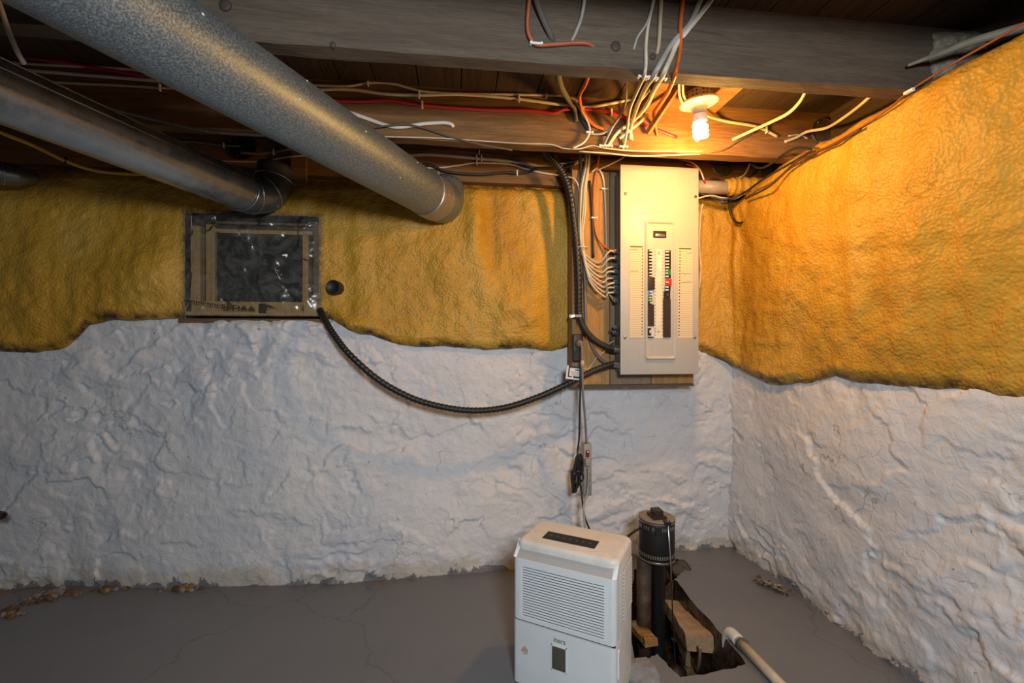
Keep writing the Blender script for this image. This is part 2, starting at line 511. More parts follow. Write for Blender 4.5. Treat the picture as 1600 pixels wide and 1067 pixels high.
# ---- floor-line profile of the back wall
fl = [PZ(px, py) for px, py in ((0, 906), (60, 912), (150, 916), (250, 917), (380, 914), (500, 911), (650, 902), (800, 888), (1000, 868), (1145, 853))]
fx = np.array([-3.4] + [p.x for p in fl] + [1.7]); fy = np.array([YW - .03] + [p.y for p in fl] + [fl[-1].y])
def back_off(X, Z):
    """how far the stone face stands in front of YW"""
    B = YW - np.interp(X, fx, fy)
    up = 0.035 + 0.06 * np.exp(-((X + 0.85) / 0.42) ** 2) * (1 - sstep(1.16, 1.24, Z))
    k = sstep(0.02, 0.75, Z)
    return np.maximum(B * (1 - k) + up * k, 0.02)
def stone_relief(U, Z, seed):
    wx = fbm(U * 4, Z * 4, seed + 90, 5, .55) * 0.20; wz = fbm(U * 4, Z * 4, seed + 140, 5, .55) * 0.15
    a, e1 = facets((U + wx) / 0.30, (Z + wz) / 0.18, seed, 2.0)
    b, e2 = facets((U + wx * .9) / 0.115, (Z + wz * .9) / 0.07, seed + 9, 1.8)
    amp = np.clip(0.35 + 2.6 * fbm(U * 1.9, Z * 1.9, seed + 60, 3), 0.0, 1.3)
    amp2 = np.clip(0.20 + 2.8 * fbm(U * 2.7 + 9, Z * 2.7, seed + 160, 3), 0.0, 1.2)
    d = 0.010 * a + amp * 0.012 * b + 0.024 * fbm(U * 2.2, Z * 2.6, seed + 30, 3, .5) + 0.0022 * fbm(U * 18, Z * 20, seed + 50, 4)
    rid = np.abs(fbm(U * 7 + 3, Z * 9, seed + 70, 4, .5))
    d += 0.014 * amp2 * (0.15 - rid)
    return d
def smooth2(a):
    a = a.copy()
    a[1:-1, 1:-1] = (a[1:-1, 1:-1] * 4 + a[:-2, 1:-1] + a[2:, 1:-1] + a[1:-1, :-2] + a[1:-1, 2:]) / 8
    return a

# ---- lower edge of the foam along both walls (s runs along back wall, corner, right wall)
R = 0.17
L1 = (XW - R) + 3.4
LA = R * math.pi / 2
L2 = (YW - R) + 1.0
botb = [(-60, 552), (0, 549), (40, 551), (90, 546), (110, 530), (130, 508), (165, 499), (220, 500), (282, 494), (330, 493), (420, 491), (499, 489), (520, 500), (545, 517), (580, 524),
        (610, 537), (650, 541), (700, 540), (760, 546), (820, 544), (865, 550), (890, 545), (960, 545), (1092, 546), (1115, 556)]
botr = [(1150, 577), (1175, 592), (1205, 600), (1250, 598), (1290, 588), (1330, 597), (1400, 604), (1450, 607), (1500, 610), (1545, 624), (1600, 634)]
bs, bz = [0.0], [PY(-60, 552, 2.22).z]
for px, py in botb:
    p = PY(px, py, 2.225); bs.append(p.x + 3.4); bz.append(p.z)
for px, py in botr:
    p = PX(px, py, 1.425); bs.append(L1 + LA + (YW - R - p.y)); bz.append(p.z)
bs.append(L1 + LA + L2); bz.append(bz[-1] - 0.03)

# ---- stone wall at the back
xs = np.arange(-3.4, 1.62, 0.0062)
zs = np.concatenate([np.arange(-0.06, 1.36, 0.0062), np.linspace(1.37, ZC + .02, 40)])
U, Z = np.meshgrid(xs, zs, indexing='ij')
rel = smooth2(stone_relief(U, Z, 3))
zfb = np.interp(U + 3.4, bs, bz); fade = 1 - sstep(0.025, 0.10, Z - zfb)
off = back_off(U, Z) * fade + (rel * 1.0) * fade
Y = YW - off
V = np.stack([U, Y, Z], -1).reshape(-1, 3)
mx = (U[:-1, :-1] > WX0 - .012) & (U[1:, 1:] < WX1 + .012) & (Z[:-1, :-1] > WZ0 - .022) & (Z[1:, 1:] < WZ1 + .05)
wall_back = struct(grid_mesh('wall_back', V, len(xs), len(zs), STONE, keep=~mx))
wall_back['label'] = 'white painted rubble stone wall under the foam, facing the camera'

# ---- stone wall on the right
fr = [PZ(px, py) for px, py in ((1146, 855), (1200, 893), (1280, 955), (1350, 1012), (1420, 1067))]
ry = np.array([-1.0] + [p.y for p in fr][::-1] + [2.4]); rxx = np.array([fr[-1].x] + [p.x for p in fr][::-1] + [fr[0].x])
ys = np.arange(-1.0, 2.34, 0.0062)
U2, Z2 = np.meshgrid(ys, zs, indexing='ij')
rel2 = smooth2(stone_relief(U2 * 1.0 + Z2 * 0.35, Z2 - U2 * 0.25, 41)) * 1.05
k = sstep(0.02, 0.7, Z2)
base = (XW - np.interp(U2, ry, rxx)) * (1 - k) + 0.035 * k
zfr = np.interp(L1 + LA + (YW - R - U2), bs, bz); fade2 = 1 - sstep(0.02, 0.09, Z2 - zfr)
X2 = XW - (base + rel2) * fade2 + 0.20 * sstep(1.78, 1.84, Z2)
V = np.stack([X2, U2, Z2], -1).reshape(-1, 3)
wall_right = struct(grid_mesh('wall_right', V, len(ys), len(zs), STONE, flip=True))
wall_right['label'] = 'white painted rubble stone wall under the orange foam on the right'

# ---- spray foam running over both walls as one skin
ss = np.concatenate([np.arange(0, L1, 0.0068), L1 + np.linspace(0, LA, 36)[:-1], np.arange(L1 + LA, L1 + LA + L2, 0.0068)])
def path_at(s):
    s = np.asarray(s, float)
    a = np.clip((s - L1) / LA, 0, 1) * math.pi / 2
    px = np.where(s < L1, -3.4 + s, np.where(s < L1 + LA, XW - R + R * np.sin(a), XW))
    py = np.where(s < L1, YW, np.where(s < L1 + LA, YW - R + R * np.cos(a), YW - R - (s - L1 - LA)))
    return px, py, -np.sin(a), -np.cos(a)
zb = np.interp(ss, bs, bz) + 0.007 * fbm(ss * 18, ss * 0, 5, 4)
NV = 128
vv = np.linspace(0, 1, NV)
ZTOP = 1.90
S, VV = np.meshgrid(ss, vv, indexing='ij')
ZB = zb[:, None]
zt_top = ZTOP - 0.085 * np.exp(-((S[:, :1] - L1 - LA * .6) / .22) ** 2) - 0.035 * np.clip((L1 - ss) / 0.2, 0, 1)[:, None] + 0.012 * fbm(S[:, :1] * 9, S[:, :1] * 0, 77, 4)
VK = np.clip(VV / 0.95, 0, 1); shelf = np.clip((VV - 0.95) / 0.05, 0, 1)
Zf = ZB + VK * (zt_top - ZB) + shelf * np.maximum(1.915 - zt_top, 0)
pxs, pys, nxs, nys = path_at(ss)
dedge = (Zf - ZB)
edge_round = np.sqrt(np.clip(dedge / 0.045, 0, 1))
top_round = np.sqrt(np.clip((zt_top - Zf) / 0.05, 0, 1)) * (1 - shelf)
low = 0.030 * fbm(S * 2.1, Zf * 2.4, 201, 3) + 0.020 * fbm(S * 6.5, Zf * 2.0, 231, 3) + 0.012 * fbm(S * 9, Zf * 9, 251, 4)
drip = 0.012 * np.abs(fbm(S * 15, Zf * 22, 301, 4)) * np.exp(-dedge / 0.12)
fine = 0.0045 * fbm(S * 32, Zf * 32, 271, 3)
hb = back_off(np.clip(S - 3.4, -3.4, 1.6), Zf) * (S < L1) + 0.035 * (S >= L1)
h = hb + 0.002 + (0.036 + low) * edge_round + drip * edge_round + fine
Xc = S - 3.4
# named features seen on the back wall
def bump2(xc, zc, sx, sz, amp):
    return amp * np.exp(-((Xc - xc) / sx) ** 2 - ((Zf - zc) / sz) ** 2)
p1 = PY(742, 350, 2.2); h += bump2(p1.x, 1.72, .045, .20, .028) - bump2(p1.x + .085, 1.58, .035, .2, .022)
p2 = PY(800, 480, 2.2); h += bump2(p2.x, 1.27, .10, .08, .022)
p3 = PY(540, 420, 2.2); h -= bump2(p3.x, 1.45, .05, .3, .018)
p4 = PY(230, 430, 2.2); h += bump2(p4.x, 1.38, .14, .14, .045)
p5 = PY(60, 430, 2.2); h += bump2(p5.x, 1.35, .2, .2, .03)
sR = L1 + LA * 0.75
h += 0.03 * np.exp(-((S - sR - .02) / .05) ** 2) * (0.6 + fbm(S * 2, Zf * 3, 7, 3))
# thinner beside and behind the panel board
thin = sstep(0.36, 0.50, Xc) * (1 - sstep(1.24, 1.34, Xc))
h = h * (1 - thin) + np.minimum(h, hb + 0.018 * edge_round + 0.4 * fine) * thin
# taper toward the window opening
dx = np.maximum(np.maximum(WX0 - Xc, Xc - WX1), 0); dz = np.maximum(np.maximum(WZ0 - Zf, Zf - WZ1), 0)
dw = np.sqrt(dx ** 2 + dz ** 2) + 10 * (S > L1)
h = np.where(dw < 0.07, 0.075 + (h - 0.075) * np.sqrt(np.clip(dw / 0.07, 0, 1)), h)
h = np.maximum(h, 0.012) * (0.45 + 0.55 * top_round) - shelf * np.where(S > L1 + LA * .3, 0.20, 0.04)
X = pxs[:, None] + nxs[:, None] * h
Yv = pys[:, None] + nys[:, None] * h
Vf = np.stack([X, Yv, Zf], -1).reshape(-1, 3)
inw = (Xc > WX0) & (Xc < WX1) & (Zf < WZ1)
keep = ~(inw[:-1, :-1] & inw[1:, 1:] & inw[1:, :-1] & inw[:-1, 1:])
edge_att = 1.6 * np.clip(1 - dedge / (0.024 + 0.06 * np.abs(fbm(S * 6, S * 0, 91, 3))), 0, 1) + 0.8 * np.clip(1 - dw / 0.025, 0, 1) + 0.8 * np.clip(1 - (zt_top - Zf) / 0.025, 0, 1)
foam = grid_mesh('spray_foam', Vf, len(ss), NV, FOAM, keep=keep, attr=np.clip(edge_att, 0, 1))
tag(foam, 'lumpy orange yellow spray foam insulation covering the upper walls', 'insulation')

# ---- floor with a broken-out sump pit
pit_px = [(992, 1036), (1012, 1028), (1027, 1022), (1045, 1040), (1062, 1056), (1100, 1053), (1140, 1044), (1167, 1037), (1140, 1005), (1115, 975),
          (1085, 942), (1062, 912), (1054, 904), (1062, 897), (1073, 888), (1074, 878), (1058, 872), (1030, 872), (1008, 876), (992, 890), (984, 930), (984, 990)]
pit = [PZ(a, b) for a, b in pit_px]
loop = []
for i, p in enumerate(pit):
    q = pit[(i + 1) % len(pit)]
    for k in range(4):
        t = k / 4; c = p.lerp(q, t)
        loop.append(Vector((c.x + random.uniform(-.004, .004), c.y + random.uniform(-.004, .004), 0)))
from mathutils.geometry import delaunay_2d_cdt
FX0, FX1, FY0, FY1 = -3.4, 1.75, -1.2, 2.5
pts = []; 
nx, ny = 64, 48
outer = [(FX0, FY0), (FX1, FY0), (FX1, FY1), (FX0, FY1)]
pts += [Vector(p) for p in outer]
pts += [p.xy for p in loop]
def inpoly(x, y, poly):
    c = False; n = len(poly); j = n - 1
    for i in range(n):
        a, b = poly[i], poly[j]
        if (a.y > y) != (b.y > y) and x < (b.x - a.x) * (y - a.y) / (b.y - a.y) + a.x: c = not c
        j = i
    return c
for i in range(1, nx):
    for j in range(1, ny):
        x = FX0 + (FX1 - FX0) * i / nx; y = FY0 + (FY1 - FY0) * j / ny
        if not inpoly(x, y, loop): pts.append(Vector((x, y)))
n0 = 4; nl = len(loop)
edges = [(0, 1), (1, 2), (2, 3), (3, 0)] + [(n0 + i, n0 + (i + 1) % nl) for i in range(nl)]
vo, eo, fo, _, _, _ = delaunay_2d_cdt(pts, edges, [], 0, 1e-6)
ff = []
for f in fo:
    c = sum((vo[i] for i in f), Vector((0, 0))) / len(f)
    if not inpoly(c.x, c.y, loop): ff.append(tuple(f))
floor = struct(obj('floor', ([(p.x, p.y, 0.0) for p in vo], ff), FLOOR, smooth=False))
if floor.data.polygons[0].normal.z < 0: floor.data.flip_normals()
floor['label'] = 'grey painted concrete basement floor with a broken out sump pit'
# pit lining: wet earth below a concrete edge
PD = -0.34
rows = [(0.0, 0.0), (-0.05, 0.0), (-0.12, 0.012), (-0.22, 0.0), (PD, 0.02)]
cen = sum(loop, Vector()) / nl
Vp, Fp = [], []
for z, inn in rows:
    for p in loop:
        d = (cen - p).normalized()
        Vp.append(p + d * (inn + (random.uniform(-.006, .01) if z < -0.04 else 0)) + Vector((0, 0, z)))
for r_ in range(len(rows) - 1):
    for i in range(nl):
        j = (i + 1) % nl
        Fp.append((r_ * nl + i, (r_ + 1) * nl + i, (r_ + 1) * nl + j, r_ * nl + j))
Fp.append(tuple((len(rows) - 1) * nl + i for i in range(nl)))
obj('pit_lining', (Vp, Fp), MUD, floor)

# ---- ceiling: boards and joists
ceil_slab = struct(obj('ceiling', box((-3.4, -1.2, ZC + 0.022), (1.75, 2.55, ZC + 0.06)), WOOD_C))
ceil_slab['label'] = 'dark board ceiling carried by rough grey joists'
bx_ = -3.4
while bx_ < 1.7:
    wd = random.uniform(0.13, 0.17)
    obj('ceiling_board', box((bx_, -1.2, ZC), (bx_ + wd - 0.004, 2.5, ZC + 0.024)), WOOD_C, ceil_slab)
    bx_ += wd
def joist(y0, y1, z0, z1, m, x1=1.608, sag=0.004, seed=1, name='joist'):
    n = 60; V, Fc = [], []
    rnd = random.Random(seed)
    for i in range(n + 1):
        x = -3.4 + (x1 + 3.4) * i / n
        a, b, c, d = [rnd.uniform(-sag, sag) * .5 for _ in range(4)]
        V += [(x, y0 + a, z0 + b), (x, y1 + c, z0 + d), (x, y1, z1), (x, y0, z1), (x, y0 + a * .5, (z0 + z1) / 2)]
    for i in range(n):
        o = i * 5; p = o + 5
        Fc += [(o, p, p + 1, o + 1), (o + 1, p + 1, p + 2, o + 2), (o + 2, p + 2, p + 3, o + 3), (o + 4, p + 4, p, o), (o + 3, p + 3, p + 4, o + 4)]
    Fc += [(0, 1, 2, 3, 4), tuple(n * 5 + k for k in (4, 3, 2, 1, 0))]
    o = obj(name, (V, Fc), m, ceil_slab)
    bm = bmesh.new(); bm.from_mesh(o.data); bmesh.ops.recalc_face_normals(bm, faces=bm.faces); bm.to_mesh(o.data); bm.free()
    return o
joist(0.70, 0.755, ZJ, ZC, WOOD_G, seed=2)
joist(J1F, J1B, ZJ, ZC, WOOD_G, seed=3)
joist(J2F, J2B, ZJ, ZC, WOOD_J2, seed=4)
joist(SILLF, SILLF + 0.12, ZJ - 0.005, ZC, WOOD_J2, x1=1.608, seed=5, name='sill_beam')
obj('rim_board', box((1.61, -1.2, ZJ - .03), (1.66, SILLF + .12, ZC)), WOOD_C, ceil_slab)
# short blocking pieces and a diagonal bridging strut between the joists
obj('blocking', box((0.74, J1B + .002, 2.042), (1.06, J2F - .002, 2.085)), WOOD_J2, ceil_slab)
a = PY(1012, 207, J2F - .012); b = PY(1062, 132, 1.58)
obj('bridging_strut', tube([a, b], 0.012, 4, up=Vector((0, 1, 0))), WOOD_J2, ceil_slab)
q = PY(468, 240, SILLF - .02)
obj('blocking', box((q.x - .035, SILLF - .03, ZJ - .06), (q.x + .03, SILLF, ZC)), WOOD_J2, ceil_slab)
# knots and old nail heads on the front joist
for px, py, r_ in ((352, 8, .016), (962, 72, .015), (1020, 88, .009), (520, 70, .008)):
    p = PY(px, py, J1F - 0.001)
    obj('knot', lathe([(r_, 0), (r_ * .9, .0035), (r_ * .3, .004)], 14, p, (0, -1, 0)), mat('knot_wood', (0.06, 0.045, 0.035), 0.7), ceil_slab, smooth=True)

# ---- window
win = struct(bpy.data.objects.new('window_1', None)); COL.objects.link(win)
win['label'] = 'small dark basement window sealed behind clear plastic film'
def wbox(name, a, b, y0, y1, m, parent=win):
    """box from photo corner a to photo corner b on plane y0, depth to y1"""
    p = PY(a[0], a[1], y0); q = PY(b[0], b[1], y0)
    return obj(name, box((min(p.x, q.x), y0, min(p.z, q.z)), (max(p.x, q.x), y1, max(p.z, q.z))), m, parent)
RV = 0.20
WOODR = make_wood('recess_wood', (0.10, 0.06, 0.03), (0.24, 0.15, 0.07), 'x')
x0, x1, z0, z1 = WX0 - .012, WX1 + .012, WZ0 - .012, WZ1 + .012
yb = YW + RV
obj('recess_side', box((x0 - .02, 2.235, z0), (x0, yb, z1)), WOODR, win)
obj('recess_side', box((x1, 2.235, z0), (x1 + .02, yb, z1)), WOODR, win)
obj('recess_head', box((x0 - .02, 2.235, z1), (x1 + .02, yb, z1 + .02)), WOODR, win)
obj('recess_sill', box((x0 - .02, 2.235, z0 - .02), (x1 + .02, yb, z0)), WOODR, win)
obj('recess_back', box((x0 - .02, yb, z0 - .02), (x1 + .02, yb + .02, z1 + .02)), WOODR, win)
fy0, fy1 = 2.262, 2.30
wbox('frame_post', (299, 352), (313, 487), fy0, fy1, WOOD_W)
wbox('frame_post', (322, 350), (336, 487), fy0 + .008, fy1, WOOD_W)
wbox('frame_rail', (336, 345), (497, 353), fy0, fy1, WOODR)
wbox('frame_rail', (336, 357), (488, 367), fy0 + .004, fy1, WOOD_W)
wbox('frame_post', (473, 367), (482, 480), fy0 + .006, fy1, WOOD_W)
wbox('frame_post', (490, 350), (499, 487), fy0 - .004, fy1, WOODR)
wbox('frame_rail', (300, 470), (499, 489), fy0 - .006, fy1, WOOD_W)
wbox('frame_rail', (290, 486), (499, 493), fy0 - .035, fy1, WOOD_W)
wbox('pane', (336, 366), (474, 479), fy0 + .025, fy0 + .031, PANE)
# crinkled film
nu, nv = 110, 80
uu, wv = np.meshgrid(np.linspace(0, 1, nu), np.linspace(0, 1, nv), indexing='ij')
fxx = (WX0 - .008) + uu * (WX1 - WX0 + .016); fzz = (WZ0 - .004) + wv * (WZ1 - WZ0 + .010)
fa, fe = facets(uu * 5 + fbm(uu * 3, wv * 3, 8, 2), wv * 3.4 + fbm(uu * 3, wv * 3, 18, 2), 23, 2.2)
edgef = np.minimum(np.minimum(uu, 1 - uu), np.minimum(wv, 1 - wv))
yy = 2.222 - (0.010 * smooth2(fa) + 0.018 * np.abs(fbm(uu * 4 + wv * 2, wv * 3 - uu, 61, 3)) + 0.004 * fbm(uu * 20, wv * 20, 65, 3)) * sstep(0, .10, edgef)
film = grid_mesh('plastic_film', np.stack([fxx, yy, fzz], -1).reshape(-1, 3), nu, nv, FILM, parent=win)
film['label'] = 'clear crinkled plastic film with black print'
# print on the film (as it reads in the photograph)
fm = Matrix.Translation(PY(372, 480, 2.186)) @ Matrix.Rotation(math.radians(4), 4, 'Y') @ Matrix.Rotation(math.pi / 2, 4, 'X') @ Matrix.Diagonal((1.6, 0.85, 1, 1))
text('film_print', 'SEDAA', 0.030, INK, win, fm, bold=0.0008)
p = PY(410, 480, 2.186)
obj('film_print', box((p.x - .016, p.y, p.z - .02), (p.x + .016, p.y + .0006, p.z + .018)), INK, win)
p = PY(399, 463, 2.186)
obj('film_print', merge(box((p.x - .035, p.y, p.z - .0007), (p.x + .03, p.y + .0006, p.z + .0007)), box((p.x - .002, p.y, p.z - .008), (p.x + .002, p.y + .0006, p.z + .008))), INK, win)
for i in range(16):
    p = PY(288 + i * 3.6, 468 + i * .55, 2.186)
    obj('film_print', box((p.x, p.y, p.z - .003 - .002 * (i % 3)), (p.x + .006, p.y + .0006, p.z + .003)), INK, win)

# ================================================================== LARGE THINGS
def duct(name, label, a, b, r, material, collar_at, elbow=None, seams=()):
    root = thing(name, label, 'duct', a)
    off = Vector(a)
    ax = (b - a).normalized(); L = (b - a).length
    o = obj('pipe', lathe([(r, 0), (r, L)], 48, a, ax, close=False), material, root, True, off)
    return root, off, ax, L

# big galvanised duct
def camworld(lat, t, z):
    return Vector((lat * CY + t * SY, t * CY - lat * SY, z))
A = camworld(-1.10, -0.22, 1.728); B = camworld(-0.36, 2.06, 1.752)
root, off, ax, L = duct('galvanised_duct', 'large round galvanised steel duct crossing under the joists', A, B, 0.094, GALV, None)
c = obj('end_collar', lathe([(0.0945, L - .075), (0.099, L - .072), (0.099, L + .03), (0.094, L + .035), (.09, L + .035)], 48, A, ax, close=False), make_galv('collar_steel', (0.34, 0.33, 0.30), (0.46, 0.45, 0.42), 0.35, 60), root, False, off); sharp(c)
pe = A + ax * (L + .03)
e = obj('elbow', tube(catmull([pe, pe + ax * .05, pe + ax * .09 + Vector((.0, .03, .03)), pe + ax * .10 + Vector((0, .06, .10))], 6), 0.093, 32), GALV, root, True, off)
pc = A + ax * (L - .02)
obj('crimp_tab', box(pc + Vector((.035, -.062, .060)), pc + Vector((.043, -.058, .09))), STEEL, root, False, off)
for t, an in ((1.24, 0.3), (1.55, .7), (1.78, .2), (2.0, -.6), (1.5, -.2), (2.12, .5)):
    pp = A + ax * t + Vector((math.cos(an) * .0935, 0, math.sin(an) * .0935)) * 0
    u = Vector((0, -1, 0)) - ax * Vector((0, -1, 0)).dot(ax); u.normalize(); v_ = ax.cross(u)
    pp = A + ax * t + (u * math.cos(an) - v_ * math.sin(an)) * .094
    s_ = obj('paint_fleck', lathe([(.0035, 0), (.002, .0012)], 8, pp, (u * math.cos(an) - v_ * math.sin(an))), STAPLE, root, True, off)

# second, smooth bright duct at the left
A = camworld(-1.46, 0.42, 1.738); B = camworld(-1.150, 1.95, 1.742)
root, off, ax, L = duct('bright_duct', 'smooth shiny round duct at upper left ending in dark elbow', A, B, 0.080, GALV2, None)
sd = Vector((0, 0, 1)) - ax * ax.z; sd.normalize(); hor = ax.cross(sd).normalized()
for an in (0.35, 0.9):
    dd = hor * math.cos(an) + sd * math.sin(an)
    obj('seam', tube([A + dd * .0805, B + dd * .0805], 0.0028, 6), GALV2, root, True, off)
    dd = -hor * math.cos(an) + sd * math.sin(an)
    obj('seam', tube([A + dd * .0805, B + dd * .0805], 0.0028, 6), GALV2, root, True, off)
el = [B - ax * .01, B + ax * .03, B + ax * .085 + Vector((.018, .0, .02)), B + ax * .12 + Vector((.035, .01, .075)), B + ax * .13 + Vector((.04, .02, .15))]
obj('elbow', tube(catmull(el, 5), 0.084, 32), DKMETAL, root, True, off)
for k in (0, 6, 11, 16):
    cp = catmull(el, 5); i = min(k, len(cp) - 2)
    d_ = (cp[i + 1] - cp[i]).normalized()
    obj('bead', tube([cp[i] + (m_ := Matrix.Rotation(2 * math.pi * j / 24, 3, d_)) @ (d_.orthogonal().normalized() * .0845) for j in range(25)], 0.003, 6), STEEL, root, True, off)

# grey pipe end at the left edge
A = PY(-60, 262, 2.02); B = PY(26, 273, 2.13)
root = thing('vent_pipe', 'dark grey pipe end poking through the foam at the left edge', 'pipe', A)
ax = (B - A).normalized(); L = (B - A).length
obj('pipe', lathe([(.045, 0), (.045, L), (.043, L + .004), (.020, L + .06), (0.004, L + .07)], 28, A, ax), DKMETAL, root, True, A)
obj('band', tube([A + ax * (L * .72) + Matrix.Rotation(2 * math.pi * j / 24, 3, ax) @ (ax.orthogonal().normalized() * .0455) for j in range(25)], 0.0025, 6), STEEL, root, True, A)

# ---- backboard of planks behind the panel
BB = 2.150
bbp = PY(893, 605, BB); bbq = PY(1084, 255, BB)
root = thing('backboard', 'worn plank backboard the electrical panel is screwed to', 'backboard', (bbp.x, BB + .05, bbp.z))
off = root.location.copy()
bbz0, bbz1 = bbp.z, 1.93
xs_ = [PY(893, 500, BB).x, PY(906, 500, BB).x, PY(953, 500, BB).x, PY(1018, 500, BB).x, PY(1084, 500, BB).x]
for i in range(4):
    mm = [make_wood('post_wood', (0.26, 0.14, 0.06), (0.42, 0.25, 0.11), 'z'), WOOD_B, make_wood('grey_plank', (0.20, 0.14, 0.09), (0.36, 0.26, 0.16), 'z'), WOOD_B][i]
    r_ = rbox('plank', Vector((xs_[i] + .001, BB - (.006 if i == 0 else 0), bbz0 + .012)) - off, Vector((xs_[i + 1] - .001, BB + .075, bbz1)) - off, .002, mm, root, 1)
rbox('bottom_strip', Vector((xs_[0], BB - .004, bbz0)) - off, Vector((xs_[-1], BB + .06, bbz0 + .011)) - off, .002, make_wood('dark_strip_wood', (0.12, 0.08, 0.05), (0.22, 0.15, 0.09), 'x'), root, 1)  # darker strip along the lower edge of the board
kp = PY(953, 519, BB)
obj('knot', lathe([(.010, 0), (.009, .002), (.003, .003)], 12, kp - off, (0, -1, 0)), mat('knot_wood', (0, 0, 0)), root, True)

# ---- electrical panel
PF = 2.030
root = thing('electrical_panel', 'cream metal breaker panel with rows of black breakers', 'electrical panel', PY(1031, 585, PF + .06))
off = root.location.copy()
def Q(px, py, dy=0.0): return PY(px, py, PF - dy) - off
def pbox(name, x0, y0, x1, y1, d0, d1, m, r=0.0, parent=root):
    """box on the panel face; d0/d1 = depth in front of the cover"""
    a = PY(x0, y1, PF) - off; b = PY(x1, y0, PF) - off
    lo = (a.x, PF - d1 - off.y, a.z); hi = (b.x, PF - d0 - off.y, b.z)
    if r: return rbox(name, lo, hi, r, m, parent, 2)
    return obj(name, box(lo, hi), m, parent)
pbox('box', 974, 266, 1088, 581, -0.118, -0.004, BOXGREY, .002)
pbox('cover', 969.5, 262, 1092, 585, -0.012, 0.0, ENAMEL, .004)
# stamped lip around the breaker recess
def ring(name, x0, y0, x1, y1, wd, h0, h1, m, parent, rad=.012):
    a = PY(x0, y1, PF) - off; b = PY(x1, y0, PF) - off
    def rr(lo, hi, r):
        out = []
        for cx, cz, a0 in ((hi[0] - r, hi[1] - r, 0), (lo[0] + r, hi[1] - r, 90), (lo[0] + r, lo[1] + r, 180), (hi[0] - r, lo[1] + r, 270)):
            for k in range(6):
                t = math.radians(a0 + k * 18); out.append((cx + r * math.cos(t), cz + r * math.sin(t)))
        return out
    lo = (a.x, a.z); hi = (b.x, b.z)
    loops = [(0, h0, rad), (wd * .35, h1, rad * .9), (wd * .65, h1, rad * .8), (wd, h0, rad * .6)]
    V, Fc = [], []; n = 24
    for ins, hh, r in loops:
        for x, z in rr((lo[0] + ins, lo[1] + ins), (hi[0] - ins, hi[1] - ins), r): V.append((x, PF - hh - off.y, z))
    for i in range(3):
        for k in range(n): Fc.append((i * n + k, i * n + (k + 1) % n, (i + 1) * n + (k + 1) % n, (i + 1) * n + k))
    return obj(name, (V, Fc), m, parent, True)
ring('recess_lip', 1007, 345, 1056, 562, .016, 0.0, 0.010, ENAMEL, root)
pbox('main_switch', 1020.5, 361, 1040.5, 370.5, 0.0, 0.004, BREAK_B)
pbox('switch_handle', 1023, 365.8, 1037.5, 369.6, 0.004, 0.010, STEEL, .001)
cl = pbox('centre_label', 1023, 389, 1035.5, 528, 0.0, 0.0015, mat('label_cream', (0.76, 0.70, 0.58), .6), 0)
for i in range(26):
    for xx in (1023.6, 1034.2):
        pbox('print', xx, 392 + i * 5.2, xx + .9, 394 + i * 5.2, .0015, .0018, INK, parent=root)['kind'] = 'stuff' if False else 'part'
RS = Matrix.Rotation(math.pi / 2, 4, 'X')
text('print', 'ON\nOFF', .008, INK, root, Matrix.Translation(Q(1029.3, 395, .002)) @ RS)
text('print', 'OFF', .008, INK, root, Matrix.Translation(Q(1029.3, 518, .002)) @ RS)
text('print', 'DANGER  HIGH VOLTAGE\nKEEP COVER CLOSED', .006, INK, root, Matrix.Translation(Q(1029.3, 455, .002)) @ RS @ Matrix.Rotation(math.pi / 2, 4, 'Z')) if False else None
def breaker(x0, x1, y0, y1, body, handle, hx, ht=0.006):
    b = pbox('breaker', x0, y0 + .15, x1, y1 - .15, 0.0, 0.005, body, 0)
    if handle:
        ym = (y0 + y1) / 2
        pbox('handle', hx[0], ym - .9, hx[1], ym + 1.0, 0.005, 0.012, handle, 0, b)
        return b
    return b
HW = mat('handle_white', (0.72, 0.70, 0.66), .4)
for i in range(9):
    breaker(1010.5, 1018, 389.5 + i * 4.85, 394.35 + i * 4.85, BREAK_B, HW, (1013, 1018))
pbox('breaker', 1010.3, 433, 1021.7, 452.2, 0, .012, BREAK_BR, .0015)
breaker(1010.8, 1018, 453, 458, BLUE, HW, (1014, 1018)); breaker(1010.8, 1018, 458, 462, BLUE, HW, (1014, 1018))
breaker(1010.8, 1018, 462, 467, GREEN, HW, (1013, 1016)); breaker(1010.8, 1018, 467, 470.5, GREEN, HW, (1013, 1016))
breaker(1010.8, 1018, 470.5, 475, BREAK_B, HW, (1014, 1018))
for i in range(7):
    pbox('blank_filler', 1010, 475.3 + i * 4.8, 1021.3, 479.9 + i * 4.8, 0, .006, BREAK_BR, 0)
pbox('breaker', 1009.8, 511, 1021, 526.5, 0, .003, HW, 0)
pbox('handle', 1010.3, 512, 1016.5, 523.5, .003, .008, BREAK_B, 0); pbox('handle', 1013.3, 515, 1016.7, 520, .008, .012, HW, 0)
pbox('blank_filler', 1009.8, 525.5, 1020.5, 527.3, 0, .006, BREAK_B, 0)
for i in range(6):
    breaker(1039, 1047.6, 391 + i * 4.85, 395.85 + i * 4.85, BREAK_B, HW, (1038.6, 1043.6))
breaker(1039, 1047.6, 420, 424.5, GREEN, HW, (1039, 1042)); breaker(1039, 1047.6, 424.5, 429, GREEN, HW, (1039, 1042))
breaker(1039, 1047.6, 429, 434.5, BREAK_B, HW, (1038.6, 1043))
pbox('breaker', 1039, 435.8, 1048.5, 445.5, 0, .008, RED, .001); pbox('handle', 1038.6, 440, 1043, 441.8, .008, .013, HW, 0)
breaker(1038.5, 1047, 446, 450.5, BREAK_B, HW, (1038, 1043)); breaker(1038.5, 1047, 450.5, 455, BREAK_B, HW, (1038, 1043))
